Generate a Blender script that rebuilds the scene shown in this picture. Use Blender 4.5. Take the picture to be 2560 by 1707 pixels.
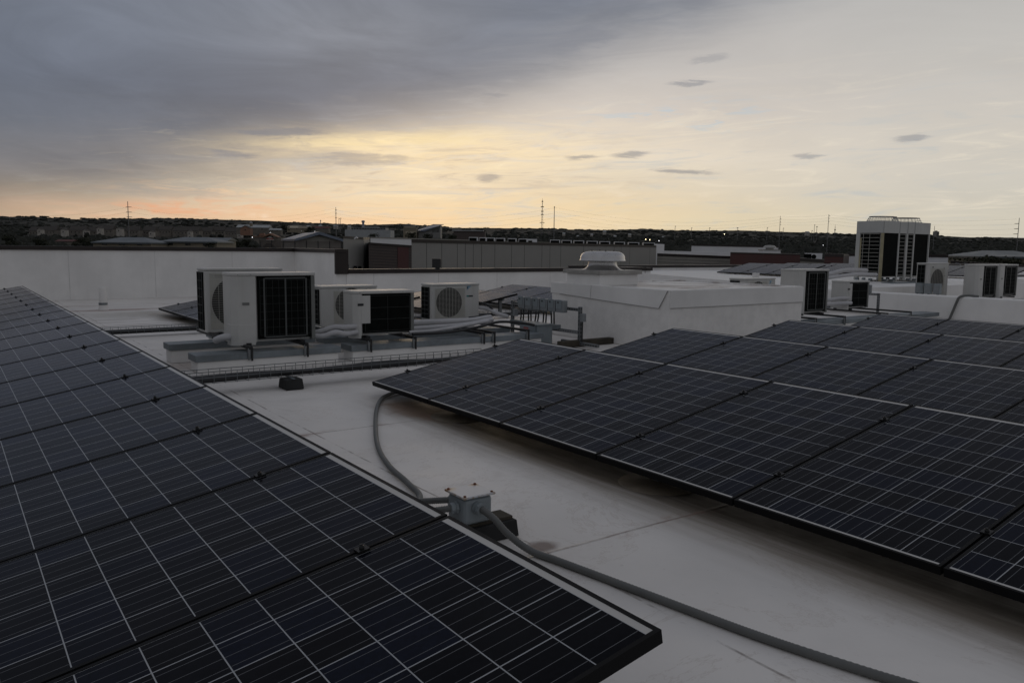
import bpy, bmesh, math, random
from mathutils import Vector, Matrix
import numpy as np

random.seed(7)
rng = np.random.default_rng(7)
SC = bpy.context.scene
for o in list(bpy.data.objects):
    bpy.data.objects.remove(o)
COL = SC.collection
PI = math.pi

# ------------------------------------------------------------------ camera
F_PX, CX, CY = 2000.629, 1280.0, 853.5          # focal length in pixels of a 2560 px wide picture
HEAD, PITCH, ROLL = 2.521569, -0.117028, 0.011974
CAM = Vector((6.3766, -3.0428, 1.3147))
fw = Vector((math.cos(PITCH)*math.cos(HEAD), math.cos(PITCH)*math.sin(HEAD), math.sin(PITCH)))
_rt = Vector((math.sin(HEAD), -math.cos(HEAD), 0.0))
_up = _rt.cross(fw)
rt = _rt*math.cos(ROLL) + _up*math.sin(ROLL)
up = _up*math.cos(ROLL) - _rt*math.sin(ROLL)
cam_d = bpy.data.cameras.new('camera')
cam_d.sensor_width = 36.0
cam_d.lens = 36.0*F_PX/2560.0
cam_d.clip_start = 0.05
cam_d.clip_end = 20000.0
cam = bpy.data.objects.new('camera', cam_d)
COL.objects.link(cam)
cam.matrix_world = Matrix(((rt.x, up.x, -fw.x, CAM.x), (rt.y, up.y, -fw.y, CAM.y),
                           (rt.z, up.z, -fw.z, CAM.z), (0, 0, 0, 1)))
SC.camera = cam

def ray(px, py):
    return fw + rt*((px-CX)/F_PX) - up*((py-CY)/F_PX)
def sight(px, py, depth):
    """surveyed point: a direction seen from the roof and a distance"""
    return CAM + ray(px, py)*depth
def azel(px, py):
    d = ray(px, py).normalized()
    return 144.5 - math.degrees(math.atan2(d.y, d.x)), math.degrees(math.asin(d.z))

# ------------------------------------------------------------------ view
SC.view_settings.view_transform = 'Standard'
SC.view_settings.look = 'None'
SC.view_settings.exposure = 0.0
SC.view_settings.gamma = 1.0

def lin(h):
    h = h.lstrip('#')
    out = []
    for i in (0, 2, 4):
        c = int(h[i:i+2], 16)/255.0
        out.append(c/12.92 if c <= 0.04045 else ((c+0.055)/1.055)**2.4)
    return tuple(out)

# ------------------------------------------------------------------ sky
SUN_U, SUN_V = azel(1000, 385)
SUN_AZ = math.radians(144.5-SUN_U)
SUN_EL = math.radians(4.5)

class NT:
    """small helper for writing node maths"""
    def __init__(self, tree):
        self.t = tree; self.n = tree.nodes; self.l = tree.links
    def node(self, typ, **kw):
        n = self.n.new(typ)
        for k, v in kw.items(): setattr(n, k, v)
        return n
    def put(self, sock, v):
        if isinstance(v, (int, float)): sock.default_value = v
        elif isinstance(v, (tuple, list)):
            v = tuple(v)
            sock.default_value = v if len(v) == len(sock.default_value) else v + (1.0,)
        else: self.l.new(v, sock)
    def m(self, op, a, b=0.0, c=0.0, clamp=False):
        n = self.node('ShaderNodeMath', operation=op, use_clamp=clamp)
        self.put(n.inputs[0], a); self.put(n.inputs[1], b); self.put(n.inputs[2], c)
        return n.outputs[0]
    def smooth(self, x, a, b, lo=0.0, hi=1.0):
        n = self.node('ShaderNodeMapRange', interpolation_type='SMOOTHSTEP')
        self.put(n.inputs[0], x); self.put(n.inputs[1], a); self.put(n.inputs[2], b)
        self.put(n.inputs[3], lo); self.put(n.inputs[4], hi)
        return n.outputs[0]
    def mix(self, f, a, b, mode='MIX'):
        n = self.node('ShaderNodeMix', data_type='RGBA', blend_type=mode)
        self.put(n.inputs[0], f); self.put(n.inputs[6], a); self.put(n.inputs[7], b)
        return n.outputs[2]
    def noise(self, vec, scale=1.0, detail=4.0, rough=0.55, dist=0.0):
        n = self.node('ShaderNodeTexNoise')
        self.put(n.inputs['Vector'], vec); self.put(n.inputs['Scale'], scale)
        self.put(n.inputs['Detail'], detail); self.put(n.inputs['Roughness'], rough)
        self.put(n.inputs['Distortion'], dist)
        return n.outputs[0]
    def vec(self, x, y, z=0.0):
        n = self.node('ShaderNodeCombineXYZ')
        self.put(n.inputs[0], x); self.put(n.inputs[1], y); self.put(n.inputs[2], z)
        return n.outputs[0]
    def xyz(self, v):
        n = self.node('ShaderNodeSeparateXYZ'); self.put(n.inputs[0], v)
        return n.outputs
    def ramp(self, x, stops):
        n = self.node('ShaderNodeValToRGB')
        r = n.color_ramp
        while len(r.elements) < len(stops): r.elements.new(0.5)
        for e, (p, c) in zip(r.elements, stops):
            e.position = p; e.color = tuple(c)+(1.0,)
        self.put(n.inputs[0], x)
        return n.outputs[0]

def build_world():
    w = bpy.data.worlds.new('World'); SC.world = w; w.use_nodes = True
    T = NT(w.node_tree); T.n.clear()
    tc = T.node('ShaderNodeTexCoord').outputs['Generated']
    x, y, z = T.xyz(tc)
    az = T.m('MULTIPLY', T.m('ARCTAN2', y, x), 180/PI)
    u = T.m('WRAP', T.m('SUBTRACT', 144.5, az), 180.0, -180.0)
    v = T.m('MULTIPLY', T.m('ARCSINE', T.m('MINIMUM', T.m('MAXIMUM', z, -1.0), 1.0)), 180/PI)
    # slow drift and streak noises in sky angles
    nbig = T.noise(T.vec(T.m('MULTIPLY', u, 0.045), T.m('MULTIPLY', v, 0.14), 3.1), 1.0, 3.0, 0.5)
    nstr = T.noise(T.vec(T.m('MULTIPLY', u, 0.13), T.m('MULTIPLY', T.m('SUBTRACT', v, T.m('MULTIPLY', u, 0.05)), 1.05), 7.7), 1.0, 8.0, 0.66, 0.9)
    nfine = T.noise(T.vec(T.m('MULTIPLY', u, 0.35), T.m('MULTIPLY', v, 2.2), 1.3), 1.0, 5.0, 0.6, 0.8)
    nrag = T.noise(T.vec(T.m('MULTIPLY', u, 0.9), T.m('MULTIPLY', v, 3.6), 5.5), 1.0, 6.0, 0.7, 0.6)
    nmid = T.noise(T.vec(T.m('MULTIPLY', u, 0.085), T.m('MULTIPLY', T.m('ADD', v, T.m('MULTIPLY', u, 0.06)), 0.30), 9.1), 1.0, 6.0, 0.6, 0.7)
    vn = T.m('DIVIDE', T.m('ADD', T.m('MAXIMUM', v, 0.0), T.m('MULTIPLY', T.m('SUBTRACT', nbig, 0.5), 3.0)), 90.0)
    def st(*a): return [(p/90.0, lin(c)) for p, c in a]
    L = T.ramp(vn, st((0, '#ad8f7b'), (1.6, '#8c7c72'), (3.2, '#7c7672'), (5.0, '#787980'), (7.5, '#6a707d'), (10, '#69707f'), (16, '#747b89'), (30, '#848790'), (90, '#868991')))
    R = T.ramp(vn, st((0, '#dccfae'), (2.0, '#e2d8be'), (4.0, '#ded6c6'), (6.5, '#e6dbcb'), (9.0, '#d6cdc4'), (12, '#c6c1bd'), (16, '#b8b6b6'), (35, '#8f9197'), (90, '#868991')))
    B = T.ramp(vn, st((0, '#8b8a8c'), (8, '#8c8d91'), (25, '#8d8f95'), (60, '#888b92'), (85, '#868991'), (90, '#868991')))
    # edge of the grey cloud deck runs diagonally up to the right
    (u1, v1), (u2, v2) = azel(480, 462), azel(1740, 20)
    ln = math.hypot(u2-u1, v2-v1); nx, ny = -(v2-v1)/ln, (u2-u1)/ln
    s = T.m('ADD', T.m('MULTIPLY', T.m('SUBTRACT', u, u1), nx), T.m('MULTIPLY', T.m('SUBTRACT', v, v1), ny))
    s = T.m('ADD', s, T.m('MULTIPLY', T.m('SUBTRACT', nstr, 0.5), 2.6))
    s = T.m('ADD', s, T.m('MULTIPLY', T.m('SUBTRACT', nbig, 0.5), 4.0))
    m = T.smooth(s, 3.8, -4.0)
    R = T.mix(T.m('MULTIPLY', T.smooth(u, 9.0, 30.0), 0.55), R, lin('#c3c1bc'))
    col = T.mix(m, L, R)
    # yellow glow behind the cloud edge
    def gauss(uc, vc, su, sv, tilt=0.0, warp=0.0):
        du = T.m('SUBTRACT', u, uc); dv = T.m('SUBTRACT', T.m('SUBTRACT', v, vc), T.m('MULTIPLY', du, tilt))
        if warp:
            dv = T.m('ADD', dv, T.m('MULTIPLY', T.m('SUBTRACT', nfine, 0.5), warp))
        a = T.m('POWER', T.m('DIVIDE', du, su), 2.0); b = T.m('POWER', T.m('DIVIDE', dv, sv), 2.0)
        return T.m('EXPONENT', T.m('MULTIPLY', T.m('ADD', a, b), -1.0))
    stre = T.smooth(nstr, 0.36, 0.66)
    ug, vg = azel(1130, 385)
    g = T.m('MULTIPLY', gauss(ug, vg, 11.5, 1.7, 0.03), T.m('ADD', 0.16, T.m('MULTIPLY', stre, 0.85)), clamp=True)
    col = T.mix(T.m('MULTIPLY', g, 0.92), col, lin('#fae0b0'))
    ug, vg = azel(960, 350)
    g = T.m('MULTIPLY', gauss(ug, vg, 7.5, 0.5, 0.055, 1.5), T.m('ADD', 0.35, T.m('MULTIPLY', T.smooth(nfine, 0.35, 0.6), 0.5)), clamp=True)
    col = T.mix(g, col, lin('#fde6b4'))
    ug, vg = azel(1330, 520)
    g = T.m('MULTIPLY', gauss(ug, vg, 15.0, 2.2, 0.0), T.m('ADD', 0.40, T.m('MULTIPLY', stre, 0.35)), clamp=True)
    col = T.mix(g, col, lin('#ecd0a2'))
    ug, vg = azel(620, 545)
    g = T.m('MULTIPLY', gauss(ug, vg, 14.0, 1.15, 0.0), T.m('ADD', 0.5, T.m('MULTIPLY', stre, 0.5)), clamp=True)
    col = T.mix(T.m('MULTIPLY', g, 0.55), col, lin('#e2a883'))
    ug, vg = azel(470, 512)
    g = T.m('MULTIPLY', gauss(ug, vg, 5.5, 0.42, 0.05, 1.6), T.smooth(nfine, 0.38, 0.62), clamp=True)
    col = T.mix(T.m('MULTIPLY', g, 0.75), col, lin('#e8a07b'))
    ug, vg = azel(640, 470)
    g = T.m('MULTIPLY', gauss(ug, vg, 7.0, 0.8, 0.0, 1.2), T.smooth(nfine, 0.45, 0.68), clamp=True)
    col = T.mix(T.m('MULTIPLY', g, 0.5), col, lin('#eec298'))
    ug, vg = azel(900, 60)
    g = T.m('MULTIPLY', gauss(ug, vg, 11.0, 3.2, 0.05), T.m('ADD', 0.35, T.m('MULTIPLY', nmid, 0.5)), clamp=True)
    col = T.mix(T.m('MULTIPLY', g, 0.75), col, lin('#9498a1'))
    # grey mauve rags across the glow
    nrg = T.noise(T.vec(T.m('MULTIPLY', u, 0.20), T.m('MULTIPLY', T.m('SUBTRACT', v, T.m('MULTIPLY', u, 0.03)), 1.55), 12.3), 1.0, 7.0, 0.62, 0.8)
    ug, vg = azel(1050, 425)
    g = T.m('MULTIPLY', gauss(ug, vg, 15.0, 2.3, 0.02), T.smooth(nrg, 0.50, 0.66), clamp=True)
    col = T.mix(T.m('MULTIPLY', g, 0.62), col, lin('#b7aca3'))
    g = T.m('MULTIPLY', gauss(ug, vg, 14.0, 2.6, 0.02), T.smooth(nrg, 0.44, 0.30), clamp=True)
    col = T.mix(T.m('MULTIPLY', g, 0.60), col, lin('#fdebc6'))
    # pale streaks and thin blue gaps on the bright side
    k = T.m('MULTIPLY', T.m('MULTIPLY', T.smooth(nstr, 0.50, 0.72), m), T.smooth(v, 14.0, 6.0))
    col = T.mix(T.m('MULTIPLY', k, 0.55), col, lin('#f1e6d2'))
    k = T.m('MULTIPLY', T.m('MULTIPLY', T.smooth(nstr, 0.47, 0.30), m), T.smooth(v, 14.0, 5.0))
    col = T.mix(T.m('MULTIPLY', k, 0.5), col, lin('#b9c0c4'))
    ug, vg = azel(1700, 305)
    k = T.m('MULTIPLY', gauss(ug, vg, 6.0, 0.9, 0.02, 1.8), T.smooth(nfine, 0.5, 0.36), clamp=True)
    col = T.mix(T.m('MULTIPLY', k, 0.7), col, lin('#b7cbd9'))
    # small dark scud clouds
    for px, py, su, sv, tilt, a in ((690, 330, 2.4, 0.22, 0.05, 0.75), (585, 385, 1.2, 0.20, -0.06, 0.65), (1222, 446, 0.7, 0.24, 0.0, 0.55),
                                    (1460, 96, 2.0, 0.55, 0.18, 0.45), (1545, 15, 1.3, 0.6, 0.1, 0.5), (1725, 208, 1.1, 0.12, 0.02, 0.5),
                                    (1458, 394, 0.9, 0.13, 0.0, 0.55), (1578, 387, 1.0, 0.15, 0.05, 0.6), (1710, 429, 1.6, 0.16, -0.04, 0.6),
                                    (2278, 346, 0.8, 0.16, 0.06, 0.5), (2022, 391, 0.8, 0.12, -0.02, 0.45), (1770, 147, 1.0, 0.2, 0.12, 0.3),
                                    (1240, 238, 0.7, 0.12, 0.0, 0.3), (1740, 5, 1.0, 0.3, 0.0, 0.35),
                                    (430, 480, 3.2, 0.3, 0.0, 0.25), (900, 400, 3.0, 0.3, 0.03, 0.45)):
        uc, vc = azel(px, py)
        k = T.m('MULTIPLY', gauss(uc, vc, su*1.5, sv*1.5, tilt, 0.55+sv*1.6), T.m('ADD', 0.30, T.m('MULTIPLY', nrag, 1.35)))
        k = T.smooth(k, 0.22, 0.85)
        col = T.mix(T.m('MULTIPLY', k, a), col, lin('#7f838e'))
    # slight mottling, then the far side of the sky
    md = T.m('MULTIPLY', T.m('SUBTRACT', 1.0, m), 0.50)
    mott = T.m('ADD', 1.0, T.m('MULTIPLY', T.m('SUBTRACT', nmid, 0.5), T.m('ADD', 0.16, md)))
    col = T.mix(1.0, col, T.vec(mott, mott, mott), 'MULTIPLY')
    back = T.smooth(T.m('ABSOLUTE', u), 42.0, 100.0)
    col = T.mix(back, col, B)
    col = T.mix(T.smooth(v, 0.0, -3.0), col, lin('#33322f'))
    sky = T.node('ShaderNodeTexSky', sky_type='NISHITA', sun_disc=False)
    sky.sun_elevation = SUN_EL
    sky.sun_rotation = PI/2 - SUN_AZ
    b1 = T.node('ShaderNodeBackground'); T.l.new(sky.outputs[0], b1.inputs[0]); b1.inputs[1].default_value = 0.05
    b2 = T.node('ShaderNodeBackground'); T.put(b2.inputs[0], col); b2.inputs[1].default_value = 1.0
    mx = T.node('ShaderNodeMixShader'); mx.inputs[0].default_value = 0.94
    T.l.new(b1.outputs[0], mx.inputs[1]); T.l.new(b2.outputs[0], mx.inputs[2])
    out = T.node('ShaderNodeOutputWorld'); T.l.new(mx.outputs[0], out.inputs[0])
build_world()

sun_d = bpy.data.lights.new('sun', 'SUN')
sun_d.energy = 0.10
sun_d.angle = math.radians(18.0)
sun_d.color = (1.0, 0.76, 0.5)
sun = bpy.data.objects.new('sun', sun_d); COL.objects.link(sun)
sd = Vector((math.cos(SUN_EL)*math.cos(SUN_AZ), math.cos(SUN_EL)*math.sin(SUN_AZ), math.sin(SUN_EL)))
sun.rotation_euler = sd.to_track_quat('Z', 'Y').to_euler()
sun.location = (0, 0, 60)

# ------------------------------------------------------------------ materials
MATS = {}
def new_mat(name):
    m = bpy.data.materials.new(name); m.use_nodes = True
    T = NT(m.node_tree); T.n.clear()
    bs = T.node('ShaderNodeBsdfPrincipled'); out = T.node('ShaderNodeOutputMaterial')
    T.l.new(bs.outputs[0], out.inputs[0])
    MATS[name] = m
    return m, T, bs
def paint(name, col, rough=0.6, metal=0.0, var=0.12, scale=3.0, spec=0.5, bump=0.0, streak=0.0, dirt=None):
    """plain surface with blotches, vertical streaks and a little bump"""
    m, T, bs = new_mat(name)
    co = T.node('ShaderNodeTexCoord').outputs['Object']
    n = T.noise(co, scale, 6.0, 0.6)
    f = T.smooth(n, 0.3, 0.7, 1.0-var, 1.0+var)
    c = T.mix(1.0, col, T.vec(f, f, f), 'MULTIPLY')
    if streak:
        x, y, z = T.xyz(co)
        s = T.noise(T.vec(T.m('MULTIPLY', x, 7.0), T.m('MULTIPLY', y, 7.0), T.m('MULTIPLY', z, 0.6)), 1.0, 5.0, 0.6)
        c = T.mix(T.m('MULTIPLY', T.smooth(s, 0.48, 0.75), streak), c, dirt or (0.16, 0.14, 0.11))
    T.put(bs.inputs['Base Color'], c)
    r = T.smooth(n, 0.3, 0.7, rough*0.85, min(1.0, rough*1.15))
    T.put(bs.inputs['Roughness'], r)
    bs.inputs['Metallic'].default_value = metal
    bs.inputs['Specular IOR Level'].default_value = spec
    if bump:
        b = T.node('ShaderNodeBump'); b.inputs['Strength'].default_value = bump; b.inputs['Distance'].default_value = 0.02
        T.l.new(n, b.inputs['Height']); T.l.new(b.outputs[0], bs.inputs['Normal'])
    return m

membrane_wall = paint('membrane_wall', (0.77, 0.755, 0.735), 0.55, 0, 0.07, 1.2, 0.4, 0.25, 0.07, (0.40, 0.38, 0.35))
coping_brown = paint('coping_brown', (0.022, 0.016, 0.014), 0.42, 0.2, 0.15, 2.0)
galv = paint('galvanised_steel', (0.20, 0.225, 0.24), 0.5, 0.55, 0.2, 5.0)
strut_m = paint('strut_steel', (0.17, 0.18, 0.185), 0.5, 0.5, 0.2, 7.0)
dark_steel = paint('dark_steel', (0.022, 0.022, 0.023), 0.5, 0.3, 0.3, 8.0)
rubber = paint('black_rubber', (0.009, 0.009, 0.009), 0.75, 0, 0.3, 6.0)
ac_white = paint('unit_paint', (0.50, 0.495, 0.475), 0.42, 0, 0.06, 2.0, 0.4, 0.0, 0.14, (0.25, 0.23, 0.19))
ac_side = paint('unit_side_paint', (0.15, 0.155, 0.145), 0.5, 0, 0.1, 3.0)
ac_dark = paint('coil_fins', (0.006, 0.0068, 0.0062), 0.7, 0.0, 0.3, 12.0, 0.04)
ac_wire = paint('guard_wire', (0.075, 0.08, 0.078), 0.5, 0.2, 0.1, 6.0)
ac_wire_thin = paint('thin_guard_wire', (0.03, 0.033, 0.032), 0.5, 0.2, 0.1, 6.0)
grille_white = paint('grille_wire', (0.42, 0.41, 0.37), 0.5, 0, 0.1, 6.0)
fan_dark = paint('fan_shadow', (0.03, 0.029, 0.026), 0.6, 0, 0.2, 6.0)
pipe_white = paint('pipe_insulation', (0.46, 0.455, 0.465), 0.6, 0, 0.1, 6.0, 0.4, 0.3)
conduit_m = paint('grey_conduit', (0.115, 0.117, 0.112), 0.55, 0, 0.12, 9.0)
cable_black = paint('cable_black', (0.012, 0.012, 0.013), 0.5, 0, 0.3, 8.0)
box_grey = paint('box_paint', (0.23, 0.26, 0.275), 0.45, 0.1, 0.08, 6.0)
disc_grey = paint('switch_box_paint', (0.22, 0.235, 0.245), 0.5, 0.3, 0.12, 6.0)
timber_m = paint('old_timber', (0.05, 0.043, 0.033), 0.85, 0, 0.4, 6.0, 0.3, 0.6)
red_label = paint('red_label', (0.30, 0.02, 0.02), 0.5)
teal_label = paint('teal_label', (0.02, 0.20, 0.18), 0.4)
black_label = paint('black_label', (0.012, 0.013, 0.016), 0.4)
pale_blue = paint('pale_blue_mark', (0.25, 0.40, 0.52), 0.4)
grey_label = paint('label_grey', (0.16, 0.16, 0.155), 0.5)
vent_metal = paint('spun_aluminium', (0.50, 0.49, 0.485), 0.30, 0.75, 0.08, 5.0)
vent_flange = paint('vent_flange_metal', (0.33, 0.32, 0.30), 0.45, 0.4, 0.15, 5.0)
tower_paint = paint('condenser_paint', (0.44, 0.44, 0.42), 0.5, 0, 0.06, 2.0, 0.4, 0.0, 0.1)
tower_tan = paint('weathered_tan', (0.30, 0.265, 0.165), 0.6, 0, 0.2, 5.0)
rust = paint('rust', (0.16, 0.055, 0.022), 0.85, 0, 0.4, 20.0)
frame_black = paint('anodised_black', (0.008, 0.008, 0.0085), 0.55, 0.0, 0.15, 6.0, 0.10)
clamp_m = paint('clamp_black', (0.012, 0.012, 0.012), 0.45, 0.5, 0.15, 9.0)
panel_grey = paint('grey_wall_panel', (0.27, 0.262, 0.245), 0.6, 0, 0.06, 0.6)
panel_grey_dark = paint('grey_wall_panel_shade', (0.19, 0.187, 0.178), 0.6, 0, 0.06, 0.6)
siding_brown = paint('brown_siding', (0.075, 0.058, 0.052), 0.7, 0, 0.12, 1.0)
siding_red = paint('red_siding', (0.085, 0.032, 0.030), 0.7, 0, 0.12, 1.0)
siding_tan = paint('tan_siding', (0.27, 0.255, 0.225), 0.7, 0, 0.1, 1.0)
house_wall = paint('house_stucco', (0.15, 0.135, 0.115), 0.85, 0, 0.25, 0.3)
house_wall2 = paint('house_stucco_pale', (0.36, 0.335, 0.30), 0.85, 0, 0.2, 0.3)
house_roof = paint('shingle_roof', (0.058, 0.051, 0.045), 0.9, 0, 0.25, 0.4)
metal_roof = paint('standing_seam_roof', (0.085, 0.098, 0.103), 0.45, 0.3, 0.12, 0.3)
metal_roof_blue = paint('blue_grey_roof', (0.17, 0.195, 0.24), 0.4, 0.4, 0.1, 0.3)
tan_wall = paint('tan_masonry', (0.22, 0.19, 0.14), 0.85, 0, 0.15, 0.5)
brick_lit_orange = paint('brick_and_lit_orange', (0.24, 0.13, 0.085), 0.8, 0, 0.15, 0.5)
brick_red = paint('red_roof', (0.10, 0.035, 0.03), 0.8, 0, 0.2, 0.5)
window_dark = paint('window_glass', (0.012, 0.013, 0.015), 0.15, 0, 0.1, 2.0)
pale_building = paint('pale_cladding', (0.34, 0.35, 0.35), 0.7, 0, 0.1, 0.3)
cream_wall = paint('cream_wall', (0.42, 0.37, 0.28), 0.8, 0, 0.1, 0.3)
pole_m = paint('weathered_pole', (0.14, 0.14, 0.145), 0.5, 0.4, 0.2, 0.5)
water_tank_m = paint('water_tank_paint', (0.30, 0.31, 0.36), 0.5, 0, 0.05, 0.2)
bark = paint('bark', (0.05, 0.042, 0.034), 0.9, 0, 0.3, 4.0)
white_roof_far = paint('far_white_membrane', (0.72, 0.72, 0.73), 0.55, 0, 0.05, 0.5)

def leaf_mat(name, a, b):
    m, T, bs = new_mat(name)
    co = T.node('ShaderNodeTexCoord').outputs['Object']
    n = T.noise(co, 0.35, 5.0, 0.65)
    T.put(bs.inputs['Base Color'], T.mix(T.smooth(n, 0.35, 0.68), a, b))
    bs.inputs['Roughness'].default_value = 0.9
    bs.inputs['Specular IOR Level'].default_value = 0.15
    return m
leaf = leaf_mat('foliage', (0.022, 0.026, 0.016), (0.048, 0.050, 0.034))
leaf_far = leaf_mat('far_foliage', (0.040, 0.044, 0.040), (0.068, 0.070, 0.062))

def lamp_mat(name, col, e):
    m, T, bs = new_mat(name)
    T.put(bs.inputs['Emission Color'], col); bs.inputs['Emission Strength'].default_value = e
    return m
lamp_glow = lamp_mat('lamp_glow', (1.0, 0.80, 0.45), 9.0)
lamp_white = lamp_mat('white_lamp_glow', (0.95, 0.95, 1.0), 5.0)

# roof membrane: welded seams, ponding marks, dirt run-off and painted shade below the low panel edges
def roof_material():
    m, T, bs = new_mat('roof_membrane')
    co = T.node('ShaderNodeTexCoord').outputs['Object']
    x, y, z = T.xyz(co)
    n1 = T.noise(co, 0.55, 6.0, 0.6)
    n2 = T.noise(co, 3.5, 7.0, 0.68, 0.4)
    n3 = T.noise(T.vec(T.m('MULTIPLY', x, 0.55), T.m('MULTIPLY', y, 9.0), 0.0), 1.0, 6.0, 0.65)
    ny = T.noise(T.vec(T.m('MULTIPLY', x, 5.0), T.m('MULTIPLY', y, 0.5), 2.0), 1.0, 5.0, 0.6)
    f = T.m('ADD', T.smooth(n1, 0.3, 0.72, 0.88, 1.06), T.m('MULTIPLY', T.m('SUBTRACT', n2, 0.5), 0.13))
    c = T.mix(1.0, (0.735, 0.70, 0.665), T.vec(f, f, f), 'MULTIPLY')
    # water marks: thin brown tide lines and blotches
    n4 = T.noise(co, 0.9, 8.0, 0.72, 1.2)
    tide = T.smooth(T.m('ABSOLUTE', T.m('SUBTRACT', n4, 0.56)), 0.012, 0.0)
    c = T.mix(T.m('MULTIPLY', tide, 0.28), c, (0.40, 0.33, 0.27))
    c = T.mix(T.m('MULTIPLY', T.smooth(n4, 0.56, 0.70), 0.30), c, (0.50, 0.445, 0.395))
    n5 = T.noise(co, 22.0, 4.0, 0.7)
    c = T.mix(T.m('MULTIPLY', T.smooth(n5, 0.64, 0.76), 0.35), c, (0.28, 0.25, 0.22))
    # faint grey scuffs
    c = T.mix(T.m('MULTIPLY', T.smooth(n2, 0.60, 0.74), 0.30), c, (0.30, 0.28, 0.26))
    # run-off dirt at low panel edges, plus painted shade below the front right row
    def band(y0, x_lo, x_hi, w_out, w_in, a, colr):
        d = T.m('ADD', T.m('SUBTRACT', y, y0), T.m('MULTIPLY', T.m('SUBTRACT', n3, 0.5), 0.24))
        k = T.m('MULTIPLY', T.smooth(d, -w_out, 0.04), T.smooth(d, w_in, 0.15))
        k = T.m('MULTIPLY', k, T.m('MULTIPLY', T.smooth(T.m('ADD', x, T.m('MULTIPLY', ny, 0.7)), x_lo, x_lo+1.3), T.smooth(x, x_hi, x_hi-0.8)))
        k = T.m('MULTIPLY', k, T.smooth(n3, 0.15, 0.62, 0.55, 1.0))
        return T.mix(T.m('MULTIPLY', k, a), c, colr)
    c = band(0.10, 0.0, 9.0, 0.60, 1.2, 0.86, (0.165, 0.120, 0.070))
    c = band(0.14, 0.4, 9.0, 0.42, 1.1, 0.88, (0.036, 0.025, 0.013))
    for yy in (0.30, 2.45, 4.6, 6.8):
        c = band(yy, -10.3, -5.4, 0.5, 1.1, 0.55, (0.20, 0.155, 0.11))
    # ponding marks near the left parapet, long in y
    k = T.m('MULTIPLY', T.smooth(ny, 0.50, 0.70), T.m('MULTIPLY', T.smooth(x, -5.5, -8.0), T.smooth(x, -14.4, -12.5)))
    c = T.mix(T.m('MULTIPLY', k, 0.55), c, (0.30, 0.24, 0.20))
    def spot(xc, yc, sx, sy, a, colr, lo=0.25, hi=0.8):
        dx = T.m('DIVIDE', T.m('SUBTRACT', x, xc), sx); dy = T.m('DIVIDE', T.m('SUBTRACT', y, yc), sy)
        e = T.m('EXPONENT', T.m('MULTIPLY', T.m('ADD', T.m('POWER', dx, 2.0), T.m('POWER', dy, 2.0)), -1.0))
        e = T.smooth(T.m('MULTIPLY', e, T.m('ADD', 0.45, n2)), lo, hi)
        return T.mix(T.m('MULTIPLY', e, a), c, colr)
    c = spot(-10.9, -0.35, 0.25, 1.0, 0.7, (0.22, 0.10, 0.07))
    c = spot(-9.6, 0.2, 1.0, 1.4, 0.35, (0.27, 0.24, 0.18))
    c = spot(0.75, 0.05, 0.55, 0.30, 0.75, (0.16, 0.095, 0.06))
    c = spot(-8.4, 0.5, 0.7, 0.6, 0.7, (0.13, 0.095, 0.06))
    c = spot(-2.6, -1.1, 0.35, 0.5, 0.5, (0.22, 0.15, 0.11))
    c = spot(3.68, -0.95, 0.08, 0.10, 0.8, (0.12, 0.07, 0.05))
    # seams across the roof every 2.65 m and one lap along the conduit
    sx_ = T.m('PINGPONG', T.m('ADD', T.m('ADD', x, 1.55), T.m('MULTIPLY', T.m('SUBTRACT', n1, 0.5), 0.06)), 1.325)
    k = T.m('MULTIPLY', T.smooth(sx_, 0.012, 0.003), T.smooth(n2, 0.35, 0.6, 0.25, 0.85))
    c = T.mix(k, c, (0.20, 0.15, 0.125))
    k = T.m('MULTIPLY', T.smooth(sx_, 0.10, 0.0), T.smooth(n2, 0.50, 0.72))
    c = T.mix(T.m('MULTIPLY', k, 0.7), c, (0.27, 0.155, 0.115))
    yl = T.m('ABSOLUTE', T.m('ADD', T.m('ADD', y, 0.965), T.m('MULTIPLY', T.m('SUBTRACT', n1, 0.5), 0.05)))
    k = T.m('MULTIPLY', T.smooth(yl, 0.010, 0.002), T.smooth(n2, 0.40, 0.62))
    c = T.mix(T.m('MULTIPLY', k, 0.75), c, (0.13, 0.095, 0.075))
    T.put(bs.inputs['Base Color'], c)
    T.put(bs.inputs['Roughness'], T.smooth(n2, 0.3, 0.7, 0.42, 0.62))
    bs.inputs['Specular IOR Level'].default_value = 0.4
    b = T.node('ShaderNodeBump'); b.inputs['Strength'].default_value = 0.35; b.inputs['Distance'].default_value = 0.015
    h = T.m('ADD', T.m('MULTIPLY', n1, 1.5), T.m('ADD', T.m('MULTIPLY', n2, 0.35), T.smooth(sx_, 0.02, 0.0, 0.0, 0.5)))
    T.l.new(h, b.inputs['Height']); T.l.new(b.outputs[0], bs.inputs['Normal'])
    return m
roof_white = roof_material()

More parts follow.
